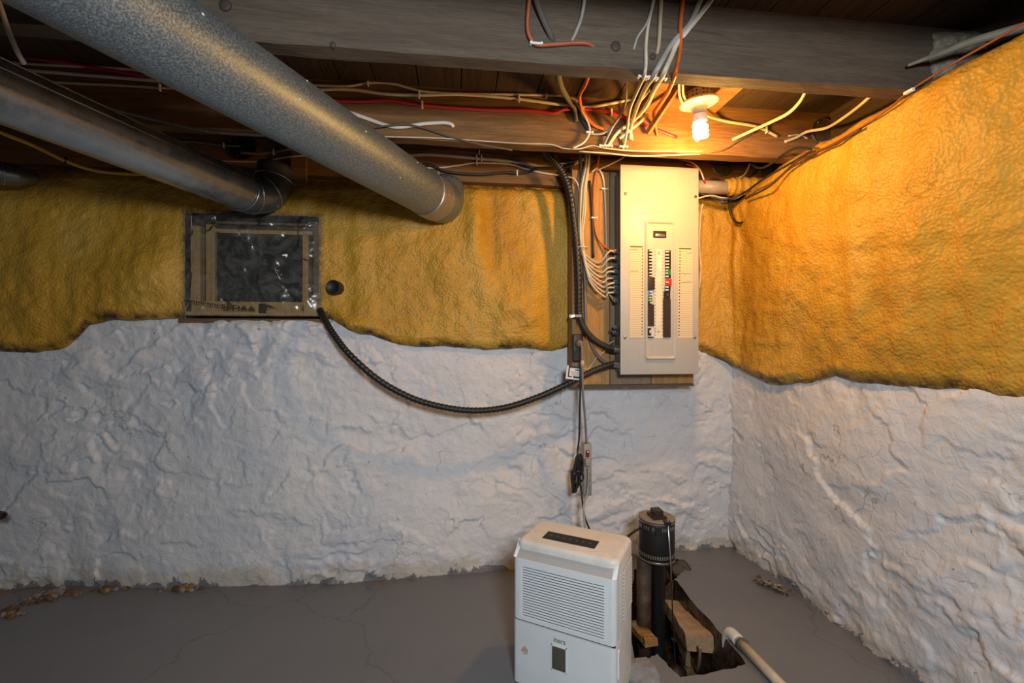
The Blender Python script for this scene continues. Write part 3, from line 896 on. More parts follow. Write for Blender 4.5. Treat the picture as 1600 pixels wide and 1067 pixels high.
pbox('breaker', 1036.6, 455.2, 1046.3, 466.5, 0, .007, BREAK_B, 0); pbox('handle', 1041, 458.5, 1042.6, 461.8, .007, .011, ZINC, 0)
for i in range(13):
    pbox('blank_filler', 1035.5, 467 + i * 4.6, 1047.2, 471.4 + i * 4.6, 0, .006, BREAK_BR, 0)
for nm, x0, y0, x1, y1 in (('directory_card', 983.5, 383.5, 1005.5, 527.5), ('directory_card', 1058.5, 387, 1082, 528)):
    pbox(nm, x0, y0, x1, y1, 0, .0012, PAPER, 0)
for k in range(27):
    pbox('print', 1003 - k * .02, 388 + k * 5.1, 1004.4 - k * .02, 390.2 + k * 5.1, .0012, .0015, INK)
    pbox('print', 1061.5 - k * .06, 391.5 + k * 5.0, 1063 - k * .06, 393.7 + k * 5.0, .0012, .0015, INK)
pbox('print', 984.5, 384.6, 1004, 385.6, .0012, .0015, INK); pbox('print', 1060.5, 387.6, 1080, 388.5, .0012, .0015, INK)
def scribble(x0, y0, x1, seed):
    rnd = random.Random(seed); pts = []
    n = int((x1 - x0) * 1.1)
    for i in range(n + 1):
        pts.append(Q(x0 + (x1 - x0) * i / n, y0 + rnd.uniform(-.9, .9), .0018))
    obj('handwriting', tube(catmull(pts, 3), .0007, 4), INK, root)
scribble(985, 389.3, 996, 1); scribble(984.8, 423.5, 997, 2); scribble(1074, 395, 1081, 3); scribble(1064, 427, 1080, 4); scribble(1064, 440.5, 1080, 5)
for px, py in ((977.3, 302), (1086.5, 307), (976.6, 526.5), (1085.3, 526.5)):
    s_ = obj('screw', lathe([(.0075, 0), (.0070, .003), (.003, .005)], 14, Q(px, py, -.001), (0, -1, 0)), STEEL, root, True)
    obj('slot', box(Q(px, py, .006) - Vector((.005, .0, .0008)), Q(px, py, .006) + Vector((.005, .0025, .0008))), BREAK_B, s_)
# cable clamps on the panel's left side
CY_ = 2.085
lx = PY(974, 400, PF).x
conn = []
for py in (393, 403, 415, 424, 433, 441, 449, 456, 470, 512, 520):
    zc = PY(967, py, 2.07).z
    p = Vector((lx, CY_ + random.uniform(-.012, .012), zc)); conn.append(p)
    obj('cable_clamp', merge(lathe([(.013, -.002), (.013, .008), (.009, .010), (.009, .026), (.006, .027)], 10, p - off, (-1, 0, 0)),
                             box(p - off + Vector((-.030, -.006, .004)), p - off + Vector((-.014, .006, .012)))), ZINC, root)
for py in (545, 568):
    zc = PY(967, py, 2.07).z
    p = Vector((lx, CY_ - .005, zc)); conn.append(p)
    obj('conduit_connector', lathe([(.020, -.002), (.020, .008), (.016, .010), (.017, .030), (.013, .032)], 16, p - off, (-1, 0, 0)), STEEL, root, True)

# ---- lampholder with spiral bulb
LT = 1.68
base = PY(1090, 150, 1.60)
axis = Vector((0.10, 0.06, -1)).normalized()
LP = PY(1091, 143, 1.60)
root = thing('ceiling_lamp', 'lit spiral bulb in a white lampholder under octagonal metal box', 'lamp', LP)
obj('octagon_box', lathe([(.050, 0), (.050, .034)], 8, Vector(), axis), mat('box_grey', (0.42, 0.40, 0.37), .45, .5), root)
for k in range(8):
    t = math.pi / 4 * k + .39
    a_ = axis.orthogonal().normalized(); b_ = axis.cross(a_)
    dd = a_ * math.cos(t) + b_ * math.sin(t)
    for s1 in (-.012, .012):
        for s2 in (.010, .023):
            o_ = dd * .0465 + dd.cross(axis) * s1 + axis * s2
            obj('screw_hole', lathe([(.003, 0), (.003, .001)], 8, o_, dd), BREAK_B, root)
obj('lampholder', lathe([(.050, .034), (.066, .035), (.069, .038), (.069, .043), (.062, .047), (.040, .054), (.028, .060), (.026, .078), (.022, .080)], 40, Vector(), axis), PORC, root, True)
lab_c = axis * .0505
obj('rating_label', box(Vector((-.022, -.062, -.048)), Vector((-.018, -.060, -.044))), INK, root)
blb = obj('bulb_base', lathe([(.020, .078), (.023, .082), (.026, .098), (.027, .108), (.022, .112)], 28, Vector(), axis), PORC, root, True)
sp = []
a_ = axis.orthogonal().normalized(); b_ = axis.cross(a_)
for i in range(97):
    t = i / 96; an = t * 2 * math.pi * 3.2
    rr_ = .021 * (1 - .35 * max(0, (t - .8) / .2) ** 2)
    sp.append(axis * (.118 + .052 * t) + (a_ * math.cos(an) + b_ * math.sin(an)) * rr_)
obj('spiral_tube', tube(sp, .0078, 8), EMIT, root, True)
ld = bpy.data.lights.new('bulb_light', 'POINT'); ld.energy = 25.0; ld.color = (1.0, 0.50, 0.11); ld.shadow_soft_size = 0.035
lo = bpy.data.objects.new('bulb_light', ld); COL.objects.link(lo); lo.parent = root; lo.location = axis * .205

# ---- dehumidifier
DW, DD, DH = 0.335, 0.215, 0.452
root = thing('dehumidifier', 'white plastic dehumidifier with louvred front standing on the floor', 'dehumidifier', (0.386, 1.460, 0.0), math.radians(-33.7))
hw, hd = DW / 2, DD / 2
bm = bmesh.new()
v, f = box((-hw, -hd + .012, 0.006), (hw, hd, DH))
vs = [bm.verts.new(p) for p in v]
for q in f: bm.faces.new([vs[i] for i in q])
bm.edges.ensure_lookup_table()
vert_e = [e for e in bm.edges if abs(e.verts[0].co.z - e.verts[1].co.z) > .1]
bmesh.ops.bevel(bm, geom=vert_e, offset=.026, segments=5, profile=.5, affect='EDGES')
top_e = [e for e in bm.edges if min(e.verts[0].co.z, e.verts[1].co.z) > DH - .001]
bmesh.ops.bevel(bm, geom=top_e, offset=.014, segments=4, profile=.5, affect='EDGES')
sharp(bobj('body', bm, PLASTICT, root), 30)
# front shell halves
def front_panel(name, x0, x1, z0, z1, y0, y1, r, m, parent=root, rz=None):
    bm = bmesh.new(); v, f = box((x0, y0, z0), (x1, y1, z1)); vs = [bm.verts.new(p) for p in v]
    for q in f: bm.faces.new([vs[i] for i in q])
    ed = [e for e in bm.edges if abs(e.verts[0].co.z - e.verts[1].co.z) > .01 and e.verts[0].co.y < y0 + .001 and abs(e.verts[0].co.x) > hw - .01]
    bmesh.ops.bevel(bm, geom=ed, offset=r, segments=4, profile=.5, affect='EDGES')
    return sharp(bobj(name, bm, m, parent), 30)
yf = -hd - .012
SEAM = 0.212
GX, GZ0, GZ1 = hw - .036, SEAM + .012, DH - .068
fp = front_panel('grille_surround', -hw + .001, -GX, SEAM + .002, DH - .045, yf, -hd + .03, .016, PLASTICW)
fp = front_panel('grille_surround', GX, hw - .001, SEAM + .002, DH - .045, yf, -hd + .03, .016, PLASTICW)
obj('grille_surround', box((-GX, yf, GZ1), (GX, -hd + .03, DH - .045)), PLASTICW, root)
obj('grille_surround', box((-GX, yf, SEAM + .002), (GX, -hd + .03, GZ0)), PLASTICW, root)
obj('grille_back', box((-GX, yf + .0012, GZ0), (GX, yf + .010, GZ1)), BLACK, root)
ns = 19; pitch = (GZ1 - GZ0) / ns
sv = [(-GX - .008, yf - .0014, 0.001), (GX + .008, yf - .0014, 0.001), (GX + .008, yf - .0006, pitch * .72), (-GX - .008, yf - .0006, pitch * .72),
      (-GX - .008, yf + .001, 0.001), (GX + .008, yf + .001, 0.001), (GX + .008, yf + .001, pitch * .72), (-GX - .008, yf + .001, pitch * .72)]
sf = [(0, 1, 2, 3), (5, 4, 7, 6), (1, 5, 6, 2), (4, 0, 3, 7), (3, 2, 6, 7), (4, 5, 1, 0)]
slat0 = obj('louvre_slat', (sv, sf), PLASTICW, root); slat0.location = (0, 0, GZ0)
for i in range(1, ns):
    s_ = slat0.copy(); COL.objects.link(s_); s_.parent = root; s_.location = (0, 0, GZ0 + i * pitch)
# sloped grey strip between front and top
v = [(-hw + .014, yf + .003, DH - .045), (hw - .014, yf + .003, DH - .045), (hw - .014, -hd + .036, DH - .0005), (-hw + .014, -hd + .036, DH - .0005),
     (-hw + .014, -hd + .036, DH - .045), (hw - .014, -hd + .036, DH - .045)]
obj('trim_strip', (v, [(0, 1, 2, 3), (3, 2, 5, 4), (0, 3, 4), (1, 5, 2), (4, 5, 1, 0)]), PLASTICG, root)
for s1 in (-1, 1):
    x0_, x1_ = sorted((s1 * (hw - .014), s1 * (hw - .001)))
    v = [(x0_, yf + .004, DH - .045), (x1_, yf + .010, DH - .045), (x1_, -hd + .03, DH - .006), (x0_, -hd + .036, DH - .001), (x0_, -hd + .036, DH - .045), (x1_, -hd + .036, DH - .045)]
    obj('corner_cap', (v, [(0, 1, 2, 3), (3, 2, 5, 4), (0, 3, 4), (1, 5, 2), (4, 5, 1, 0)]), PLASTICW, root)
tk = front_panel('water_tank', -hw + .001, hw - .001, 0.012, SEAM - .003, yf - .002, hd * .35, .016, PLASTICW)
obj('seam_gap', box((-hw + .006, yf + .004, SEAM - .004), (hw - .004, hd * .3, SEAM + .003)), BLACK, root)
rbox('level_window', (-.030, yf - .006, .095), (.014, yf, .165), .004, mat('smoky_window', (0.09, 0.085, 0.06), .15), tk, 2)
ring_ = obj('window_rim', merge(box((-.034, yf - .004, .165), (.018, yf, .169)), box((-.034, yf - .004, .091), (.018, yf, .095)), box((-.034, yf - .004, .091), (-.030, yf, .169)), box((.014, yf - .004, .091), (.018, yf, .169))), PLASTICW, tk)
text('brand_print', 'iters', .022, mat('logo_ink', (0.10, 0.11, 0.12), .5), root, Matrix.Translation((-.006, yf - .0026, .185)) @ RS)
lf = [(-.010, 0), (-.004, .013), (.004, .016), (.013, .006), (.012, -.004), (.002, -.010)]
obj('sticker', ([(-.125 + x, yf - .0035, .118 + z) for x, z in lf] + [(-.125 + x, yf - .002, .118 + z) for x, z in lf],
    [tuple(range(6)), tuple(range(11, 5, -1))] + [(i, i + 6, (i + 1) % 6 + 6, (i + 1) % 6) for i in range(6)]), mat('sticker_pink', (0.62, 0.40, 0.33), .6, var=.3, scale=150), root)
cp_ = rbox('control_panel', (-.098, -hd + .064, DH - .002), (.080, -hd + .122, DH + .0018), .0015, BLACK, root, 1)
for i in range(7):
    obj('button', lathe([(.006, 0), (.0055, .0012)], 12, Vector((-.075 + i * .022, -hd + .092, DH + .0018))), mat('button_grey', (.05, .05, .045), .5), cp_)
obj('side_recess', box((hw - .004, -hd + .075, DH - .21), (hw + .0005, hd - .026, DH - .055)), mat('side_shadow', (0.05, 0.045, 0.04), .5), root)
sl0 = None
for i in range(13):
    s_ = obj('side_slat', box((hw - .003, -hd + .075, 0), (hw + .003, hd - .026, .0068)), PLASTICT, root) if sl0 is None else sl0.copy()
    if sl0 is None: sl0 = s_
    else: COL.objects.link(s_); s_.parent = root
    s_.location = (0, 0, DH - .205 + i * .0118)
obj('tank_latch', box((hw - .006, -hd + .010, .11), (hw + .003, -hd + .022, .19)), PLASTICW, root)
for sx in (-1, 1):
    for sy in (-1, 1):
        obj('foot', lathe([(.012, 0), (.012, .010)], 12, Vector((sx * (hw - .04), sy * (hd - .04), 0))), BLACK, root)

# ---- pedestal sump pump
PP = PY(1026, 845, 1.812)
px_, py_ = PP.x, PP.y
root = thing('sump_pump', 'black pedestal sump pump standing in the floor pit', 'pump', (px_, py_, PD))
def pz(row): return PY(1026, row, 1.812).z - PD
zt, zbm = pz(806), pz(868)
R_ = 0.072
obj('motor_housing', lathe([(R_ * .97, zbm), (R_, zbm + .004), (R_, zt - .004), (R_ * .97, zt)], 40, Vector()), BLACK, root, True)
obj('bottom_band', lathe([(R_ + .002, zbm - .004), (R_ + .003, zbm), (R_ + .001, zbm + .004)], 40, Vector(), close=False), mat('band_brass', (0.32, 0.27, 0.20), .35, .8), root, True)
obj('top_plate', lathe([(R_ + .001, zt - .006), (R_ + .001, zt), (R_ * .9, zt + .002), (0.02, zt + .003)], 40, Vector()), mat('dusty_top', (0.26, 0.20, 0.14), .6, var=.2), root, True)
obj('top_band', lathe([(R_ + .003, zt - .012), (R_ + .003, zt - .007)], 40, Vector(), close=False), STEEL, root, True)
obj('switch_box', merge(box((-.034, -.045, zt), (.022, .02, zt + .014)), box((-.022, -.034, zt + .014), (.014, .012, zt + .034))), BREAK_BR, root)
vents = []
for i in range(24):
    t = math.pi * (1.0 + i / 24.0) - .1
    c_, s_ = math.cos(t), math.sin(t)
    for zc_, hh in ((zt - .030, .007), (zbm + .022, .007)):
        if i % 4 == 3 and zc_ > zbm + .05: continue
        w_ = .0028; x, y = c_ * R_, s_ * R_
        tx, ty = -s_ * w_, c_ * w_
        n_ = len(vents)
        vents.append(([(x - tx, y - ty, zc_ - hh), (x + tx, y + ty, zc_ - hh), (x + tx, y + ty, zc_ + hh), (x - tx, y - ty, zc_ + hh),
                       (x * 1.012 - tx, y * 1.012 - ty, zc_ - hh), (x * 1.012 + tx, y * 1.012 + ty, zc_ - hh), (x * 1.012 + tx, y * 1.012 + ty, zc_ + hh), (x * 1.012 - tx, y * 1.012 - ty, zc_ + hh)],
                      [(4, 5, 6, 7), (0, 1, 5, 4), (2, 3, 7, 6), (1, 2, 6, 5), (3, 0, 4, 7)]))
obj('vent_slots', merge(*vents), mat('vent_glint', (0.30, 0.27, 0.23), .3, .6), root)
obj('nameplate', box((-.036, -R_ - .002, zt - .050), (-.012, -R_ * .88, zt - .020)), mat('plate_black', (.02, .02, .022), .3), root)
obj('standpipe', lathe([(.030, .05), (.026, .12), (.026, zbm - .02), (.034, zbm)], 24, Vector((0.008, 0, 0))), BLACK, root, True)
obj('pump_base', lathe([(.075, 0), (.075, .035), (.05, .055), (.03, .06)], 28, Vector((.008, 0, 0))), BLACK, root, True)
obj('discharge_pipe', tube([Vector((-.052, .012, .03)), Vector((-.050, .012, zbm - .012))], .030, 18), RUST, root, True)
obj('float_rod', tube([Vector((.010, -R_ - .006, zt + .026)), Vector((.024, -R_ - .004, zbm)), Vector((.046, -R_ - .0, .12))], .0032, 8), STEEL, root, True)
obj('float_guide', merge(box((-.002, -R_ - .014, zt - .006), (.022, -R_ + .01, zt + .008)), box((.030, -R_ - .012, .235), (.046, -R_ + .006, .243))), BREAK_B, root)
obj('float', lathe([(.008, -.06), (.040, -.045), (.045, 0), (.040, .045), (.008, .06)], 20, Vector((.050, -R_, .07))), BREAK_BR, root, True)

# ================================================================== CABLES
OFFC = 0.004
def cable(name, label, pts, r, material, cat='cable', flat=1.0, per=7, n=8, staples=(), group=None, rfun=None, smat=STAPLE, up=Vector((0, 0, 1))):
    """pts: (px, py, Y) photo points on depth planes, or world Vectors"""
    P3 = [p if isinstance(p, Vector) else PY(*p) for p in pts]
    path = catmull(P3, per)
    o = obj(name, tube(path, r, n, flat, up=up, rfun=rfun), material, None, True)
    tag(o, label, cat, group)
    for s in staples:
        sp_ = PY(*s[:3]); vert = len(s) > 3 and s[3] == 'h'
        i = min(range(len(path)), key=lambda k: (path[k] - sp_).length)
        c_ = path[i]; q = r * flat + .0045
        y0, y1 = c_.y - r - .0028, c_.y + r + .003
        if vert:   # staple spanning sideways (cable runs vertically)
            parts = [box((c_.x - q - .004, y0, c_.z - .003), (c_.x + q + .004, y0 + .0025, c_.z + .003)),
                     lathe([(.0038, 0), (.0038, .012)], 8, Vector((c_.x - q - .003, y0 - .002, c_.z)), (0, 1, 0)), lathe([(.0038, 0), (.0038, .012)], 8, Vector((c_.x + q + .003, y0 - .002, c_.z)), (0, 1, 0))]
        else:
            parts = [box((c_.x - .003, y0, c_.z - q - .002), (c_.x + .003, y0 + .0025, c_.z + q + .002)),
                     lathe([(.0032, 0), (.0032, .010)], 8, Vector((c_.x, y0 - .0015, c_.z - q)), (0, 1, 0)), lathe([(.0032, 0), (.0032, .010)], 8, Vector((c_.x, y0 - .0015, c_.z + q)), (0, 1, 0))]
        obj('staple', merge(*parts), smat, o)
    return o
J2 = J2F - .006; J1 = J1F - .006; SB = SILLF - .007
R2 = .0038
# --- on the second joist
cable('romex_cable', 'upper thin cream cable stapled along the brown joist behind the big duct', [(-60, 92, J2), (60, 100, J2), (180, 106, J2), (240, 112, J2), (320, 120, J2), (445, 124, J2), (475, 131, J2), (540, 134, J2), (575, 129, J2), (612, 130, J2), (660, 142, J2), (720, 146, J2), (800, 147, J2), (870, 149, J2), (898, 155, J2 - .01), (912, 170, J2 - .012)], .0035, CREAMCAB, flat=1.5, staples=((575, 130, J2), (852, 149, J2)))
cable('romex_cable', 'bright white cable running along the brown joist above the red one', [(-60, 100, J2), (100, 114, J2), (250, 126, J2), (400, 138, J2), (475, 140, J2), (545, 139, J2), (600, 146, J2), (655, 148, J2), (720, 147, J2), (800, 153, J2), (870, 162, J2), (915, 167, J2), (960, 160, J2), (1000, 153, J2), (1040, 158, J2), (1075, 160, J2)], .0040, WHITECAB, flat=1.6, staples=((472, 139, J2), (655, 148, J2), (809, 154, J2)))
cable('red_cable', 'red cable stapled along the brown joist', [(-60, 78, J2), (60, 92, J2), (165, 108, J2), (300, 132, J2), (400, 150, J2), (490, 155, J2), (560, 158, J2), (605, 156, J2), (660, 164, J2), (760, 171, J2), (830, 172, J2), (862, 176, J2), (885, 170, J2 - .006), (930, 171, J2), (955, 176, J2), (1000, 192, J2), (1058, 214, J2 + .002)], .0044, REDCAB, flat=1.6, staples=((663, 164, J2), (954, 176, J2)))
cable('romex_cable', 'loose white cable with a bent cut end below the red cable', [(470, 160, J2), (510, 168, J2), (545, 175, J2), (600, 194, J2), (625, 198, J2), (660, 193, J2), (690, 191, J2), (704, 193, J2), (709, 198, J2 + .004)], .0046, WHITECAB, flat=1.6)
cable('low_voltage_cable', 'dark grey cable crossing the loose white cable', [(540, 203, J2 - .008), (580, 199, J2 - .008), (630, 194, J2 - .014), (660, 199, J2 - .008), (700, 212, J2 - .006), (745, 224, J2), (800, 234, J2 + .03)], .0035, mat('dark_grey_sheath', (.10, .085, .07), .6))
cable('thin_cable', 'thin cream cable along the bottom edge of the brown joist', [(560, 212, J2), (640, 214, J2), (700, 216, J2), (800, 223, J2), (858, 225, J2), (880, 231, J2), (905, 232, J2), (925, 227, J2), (945, 231, J2), (985, 235, J2), (1040, 236, J2), (1098, 236, J2)], .0027, CREAMCAB, staples=())
cable('thin_cable', 'thin tan cable hanging just under the joist above the panel', [(905, 236, J2 + .01), (950, 239, J2 + .01), (990, 243, J2 + .01), (1050, 242, J2 + .01), (1110, 239, J2 + .01)], .0030, CREAMCAB)
cable('romex_cable', 'white cable dropping in a curve past the cloth loom to the joist edge', [(898, 158, J2 - .02), (908, 172, J2 - .02), (919, 192, J2 - .012), (921, 207, J2 - .01), (912, 222, J2 - .008), (895, 231, J2 - .006)], .0040, WHITECAB, staples=((921, 208, J2 - .01, 'h'),))
cable('thin_cable', 'pair of thin tan wires at the left under the red cable', [(-60, 118, J2), (90, 128, J2), (190, 133, J2), (260, 137, J2), (330, 136, J2), (400, 142, J2)], .0028, CREAMCAB, flat=1.8, staples=((252, 130, J2),))
# grey armoured cable behind the ducts on the left
def ribs(r, amp, k): return lambda i, N: r * (1 + amp * (1 if (i % k) < k / 2 else -1))
cable('armoured_cable', 'grey armoured cable sagging under the joist between the two ducts', [(-60, 90, 1.74), (60, 130, 1.74), (165, 166, 1.75), (240, 186, 1.75), (320, 203, 1.76), (400, 209, 1.77), (470, 211, 1.78)], .0052, mat('armour_grey', (.26, .26, .26), .45, .5), per=40, rfun=ribs(.0052, .10, 4))
# --- on the sill beam
cable('romex_cable', 'white cable sagging along the sill beam beside the duct end', [(560, 238, SB), (620, 243, SB), (665, 241, SB), (700, 243, SB), (745, 247, SB), (800, 252, SB), (850, 260, SB), (875, 264, SB), (893, 258, SB - .01), (912, 248, SB - .02)], .0058, mat('grey_white_sheath', (.56, .55, .52), .5), flat=1.4, staples=((745, 247, SB), (753, 247, SB), (877, 263, SB)))
cable('romex_cable', 'lower white cable on the sill beam crossing under the black one', [(640, 260, SB), (680, 262, SB), (715, 258, SB), (745, 254, SB), (795, 256, SB), (820, 263, SB), (850, 270, SB), (880, 274, SB), (903, 277, SB)], .0042, WHITECAB, staples=((743, 255, SB),))
cable('black_cable', 'thick black cable stapled along the sill beam', [(610, 260, SB - .01), (642, 257, SB - .01), (672, 258, SB - .01), (700, 268, SB - .01), (750, 272, SB - .01), (790, 269, SB - .01), (815, 270, SB - .01), (845, 262, SB - .012), (880, 264, SB - .012), (905, 270, SB - .012)], .0066, BLKRUB, staples=((808, 271, SB - .01),))
cable('thin_cable', 'brown thin cable sagging in the dark above the white sill cables', [(560, 222, SB), (610, 227, SB), (650, 227, SB), (680, 233, SB), (740, 237, SB), (800, 245, SB), (835, 245, SB)], .0034, BROWNCAB, staples=((745, 239, SB),))
cable('thin_cable', 'second brown thin cable higher in the dark beside the conduit', [(600, 228, SB), (640, 235, SB), (690, 234, SB), (727, 231, SB), (790, 234, SB), (830, 241, SB), (870, 240, SB)], .0034, BROWNCAB)
cable('romex_cable', 'tan cable looping back left of the white bundle', [(905, 232, SB - .02), (865, 229, SB - .02), (852, 238, SB - .02), (860, 250, SB - .02), (880, 255, SB - .02), (908, 249, SB - .03)], .0040, CREAMCAB, staples=((872, 253, SB - .02),))
cable('romex_cable', 'cream cable along the left sill beam behind the bright duct', [(250, 240, SB), (310, 248, SB), (345, 251, SB), (400, 252, SB), (430, 248, SB), (465, 243, SB - .035), (505, 244, SB)], .0042, CREAMCAB, staples=((341, 250, SB),))
cable('romex_cable', 'upper tan cable on the left sill beam left of the round tin cover', [(200, 205, SB), (262, 218, SB), (310, 222, SB), (350, 227, SB), (376, 228, SB)], .0042, mat('tan_sheath', (.30, .24, .17), .6), staples=((349, 227, SB),))
cable('romex_cable', 'tan cable right of the round tin cover on the left sill beam', [(376, 238, SB), (405, 240, SB), (428, 237, SB), (455, 232, SB - .035), (500, 228, SB)], .0040, mat('tan_sheath', (0, 0, 0)), flat=1.6, staples=((427, 237, SB),))
cable('romex_cable', 'short tan cable tucked between bright duct and grey armoured cable', [(220, 205, 2.0), (250, 200, 2.0), (278, 197, 2.02), (300, 198, 2.05)], .0042, mat('tan_sheath', (0, 0, 0)), staples=((278, 198, 2.02),))
cable('yellow_cable', 'yellow cable drooping onto the foam at far left', [(-60, 178, 1.75), (0, 206, 1.82), (50, 226, 1.90), (105, 252, 1.99), (150, 266, 2.06), (200, 271, 2.12), (245, 272, 2.16)], .0072, YELLOWCAB, staples=((107, 253, 1.99),), smat=BREAK_B)
cable('romex_cable', 'white cable hanging down at the top left corner beside the bright duct', [(-10, -20, 1.2), (2, 15, 1.2), (14, 50, 1.2), (28, 82, 1.2), (38, 98, 1.22)], .0045, WHITECAB, flat=1.5)

# --- over the front joist
ZB1 = J1F - .006
def under(px, py, z=ZJ - .006): return PZ(px, py, z)
cable('rust_cable', 'rust red cable bent along the grey front joist into a drilled hole', [(832, -40, J1 - .03), (827, 0, J1 - .02), (824, 40, J1 - .008), (829, 60, J1 - .004), (840, 70, J1), (870, 69, J1), (900, 67, J1), (918, 68, J1), (927, 73, J1 + .008)], .0052, RUSTCAB, flat=1.4, staples=((838, 70, J1, 'h'),))
cable('cloth_loom', 'old cloth loom cable entering the grey front joist', [(828, -40, J1 - .03), (838, 0, J1 - .02), (848, 28, J1 - .008), (858, 50, J1 - .002), (864, 64, J1 + .012)], .0085, LOOM)
cable('cloth_loom', 'old cloth loom cable hanging behind the front joist to the brown joist', [(870, 100, J1B + .02), (872, 118, J1B + .08), (878, 138, J1B + .25), (888, 155, J2 - .06), (897, 170, J2 - .012), (900, 190, J2 + .004)], .0105, LOOM)
cable('cloth_loom', 'dark loom hugging the brown joist below the red cable', [(897, 160, J2 - .012), (906, 180, J2 - .004), (915, 196, J2 - .002), (924, 207, J2), (948, 209, J2)], .0075, mat('dark_loom', (.045, .04, .035), .8))
cable('romex_cable', 'grey cable curving into the front joist right of the loom', [(916, -40, J1 - .03), (913, 0, J1 - .015), (908, 28, J1 - .004), (900, 50, J1), (893, 64, J1 + .006)], .0052, GREYCAB, flat=1.4)
J1b = J1B + .004
cable('romex_cable', 'leftmost of the white cables crossing over the front joist to brown joist', [(1026, -40, J1 - .01), (1021, 0, J1 - .004), (1013, 36, J1), (1009, 70, J1), (1009, 100, J1), under(1006, 118), (996, 140, 1.45), (984, 170, 1.65), (980, 200, J2 - .03), (976, 222, J2 - .004), (973, 232, J2)], .0046, CREAMCAB, flat=1.7, staples=((1005, 118, 1.30, 'h'), (974, 230, J2, 'h')))
cable('romex_cable', 'cream cable crossing diagonally over the front joist, second of the crossing group', [(1105, -30, J1 - .02), (1094, 0, J1 - .012), (1078, 36, J1 - .004), (1056, 60, J1), (1042, 80, J1), under(1022, 116), (1008, 138, 1.42), (996, 165, 1.62), (986, 196, J2 - .03), (984, 218, J2)], .0046, GREYCAB, flat=1.7, staples=((1020, 116, 1.30, 'h'),))
cable('romex_cable', 'pale cable slanting over the front joist down to staple left of the panel', [(1128, -30, J1 - .02), (1110, 0, J1 - .012), (1088, 30, J1 - .006), (1060, 64, J1), (1048, 90, J1), under(1036, 116), (1022, 140, 1.42), (1010, 165, 1.60), (990, 188, J2 - .03), (966, 206, J2 - .006), (950, 228, J2)], .0046, CREAMCAB, flat=1.6, staples=((1034, 116, 1.30, 'h'), (949, 229, J2, 'h')))
cable('romex_cable', 'thin pale wire slanting beside the pale cable over the front joist', [(1132, -34, J1 - .03), (1112, 2, J1 - .018), (1092, 28, J1 - .012), (1068, 58, J1 - .006)], .0030, WHITECAB)
cable('romex_cable', 'short grey cable splitting off leftwards into the front joist', [(1022, -10, J1 - .012), (1016, 20, J1 - .008), (1008, 40, J1 - .004), (996, 58, J1), (990, 77, J1 + .006)], .0036, GREYCAB, flat=1.4)
cable('romex_cable', 'tan cable ending in a dark hole in the front joist', [(1034, -40, J1 - .02), (1033, 0, J1 - .012), (1031, 40, J1 - .004), (1029, 70, J1), (1026, 84, J1 + .01)], .0056, mat('tan_light_sheath', (.42, .33, .22), .55), flat=1.3)
cable('orange_cable', 'orange cable crossing the front joist and ending on the brown joist', [(1072, -40, J1 - .02), (1067, 0, J1 - .012), (1063, 38, J1 - .004), (1063, 70, J1), (1059, 98, J1), under(1054, 118), (1044, 142, 1.45), (1028, 166, 1.66), (1021, 178, J2 - .06), (1024, 196, J2 - .012), (1027, 212, J2 + .004)], .0055, ORANGECAB, flat=1.5, staples=((1053, 118, 1.30, 'h'),))
cable('orange_cable', 'orange cable looping from behind the front joist to the brown joist', [(921, 112, J1b + .02), (915, 130, 1.5), (906, 148, 1.66), (908, 166, J2 - .03), (916, 182, J2 - .012), (928, 195, J2 - .006), (943, 201, J2 + .002)], .0060, ORANGECAB, flat=1.5)
cable('romex_cable', 'grey cable dropping from behind front joist to first staple on brown joist edge', [(981, 112, J1b + .02), (979, 136, 1.52), (978, 158, 1.64), (970, 178, 1.72), (958, 196, J2 - .02), (942, 228, J2)], .0042, GREYCAB, flat=1.5, staples=((941, 228, J2, 'h'),))
cable('romex_cable', 'grey cable swinging left in a loop from the joist gap', [(976, 160, 1.70), (966, 184, 1.74), (952, 202, J2 - .01), (935, 209, J2 - .004), (915, 207, J2)], .0040, GREYCAB, flat=1.5)
cable('romex_cable', 'cable slung between joists ending at the hole left of the orange one', [(1014, 140, 1.48), (1004, 152, 1.60), (994, 164, J2 - .06), (988, 185, J2 - .02), (986, 205, J2 - .004), (988, 219, J2 + .004)], .0046, CREAMCAB, flat=1.5)
cable('romex_cable', 'pale cable crossing behind others from joist gap down to right staple', [(1012, 178, J2 - .03), (998, 192, J2 - .02), (980, 206, J2 - .012), (968, 216, J2 - .008)], .0042, CREAMCAB, flat=1.5)
BX = LP
cable('romex_cable', 'left of the two cables entering the lamp box', [(1061, 122, J1b + .01), (1061, 136, 1.48), (1062, 150, 1.56), (1067, 163, 1.59)], .0042, CREAMCAB, flat=1.4)
cable('romex_cable', 'right of the two cables entering the lamp box', [(1067, 124, J1b + .01), (1067, 138, 1.48), (1068, 148, 1.56), (1073, 158, 1.59)], .0042, GREYCAB, flat=1.4)
cable('romex_cable', 'white cable leaving the lamp to the right along the brown joist', [(1100, 178, 1.70), (1116, 184, 1.76), (1140, 190, J2), (1172, 195, J2), (1190, 200, J2), (1215, 213, J2 + .003)], .0044, CREAMCAB, flat=1.5, staples=((1196, 202, J2),))
cable('romex_cable', 'pale cable slung from the front joist to the brown joist right of the lamp', [(1261, 138, J1b + .03), (1250, 158, 1.48), (1232, 176, 1.58), (1205, 190, 1.68), (1172, 205, J2 - .03), (1144, 218, J2)], .0048, CREAMCAB, flat=1.4)
cable('romex_cable', 'pale cable slung to the round tin cover near the foam', [(1363, 147, J1b + .03), (1345, 163, 1.46), (1320, 182, 1.56), (1292, 199, 1.68), (1262, 205, J2 - .03), (1245, 214, J2 - .01), (1226, 221, J2)], .0044, CREAMCAB, flat=1.4)
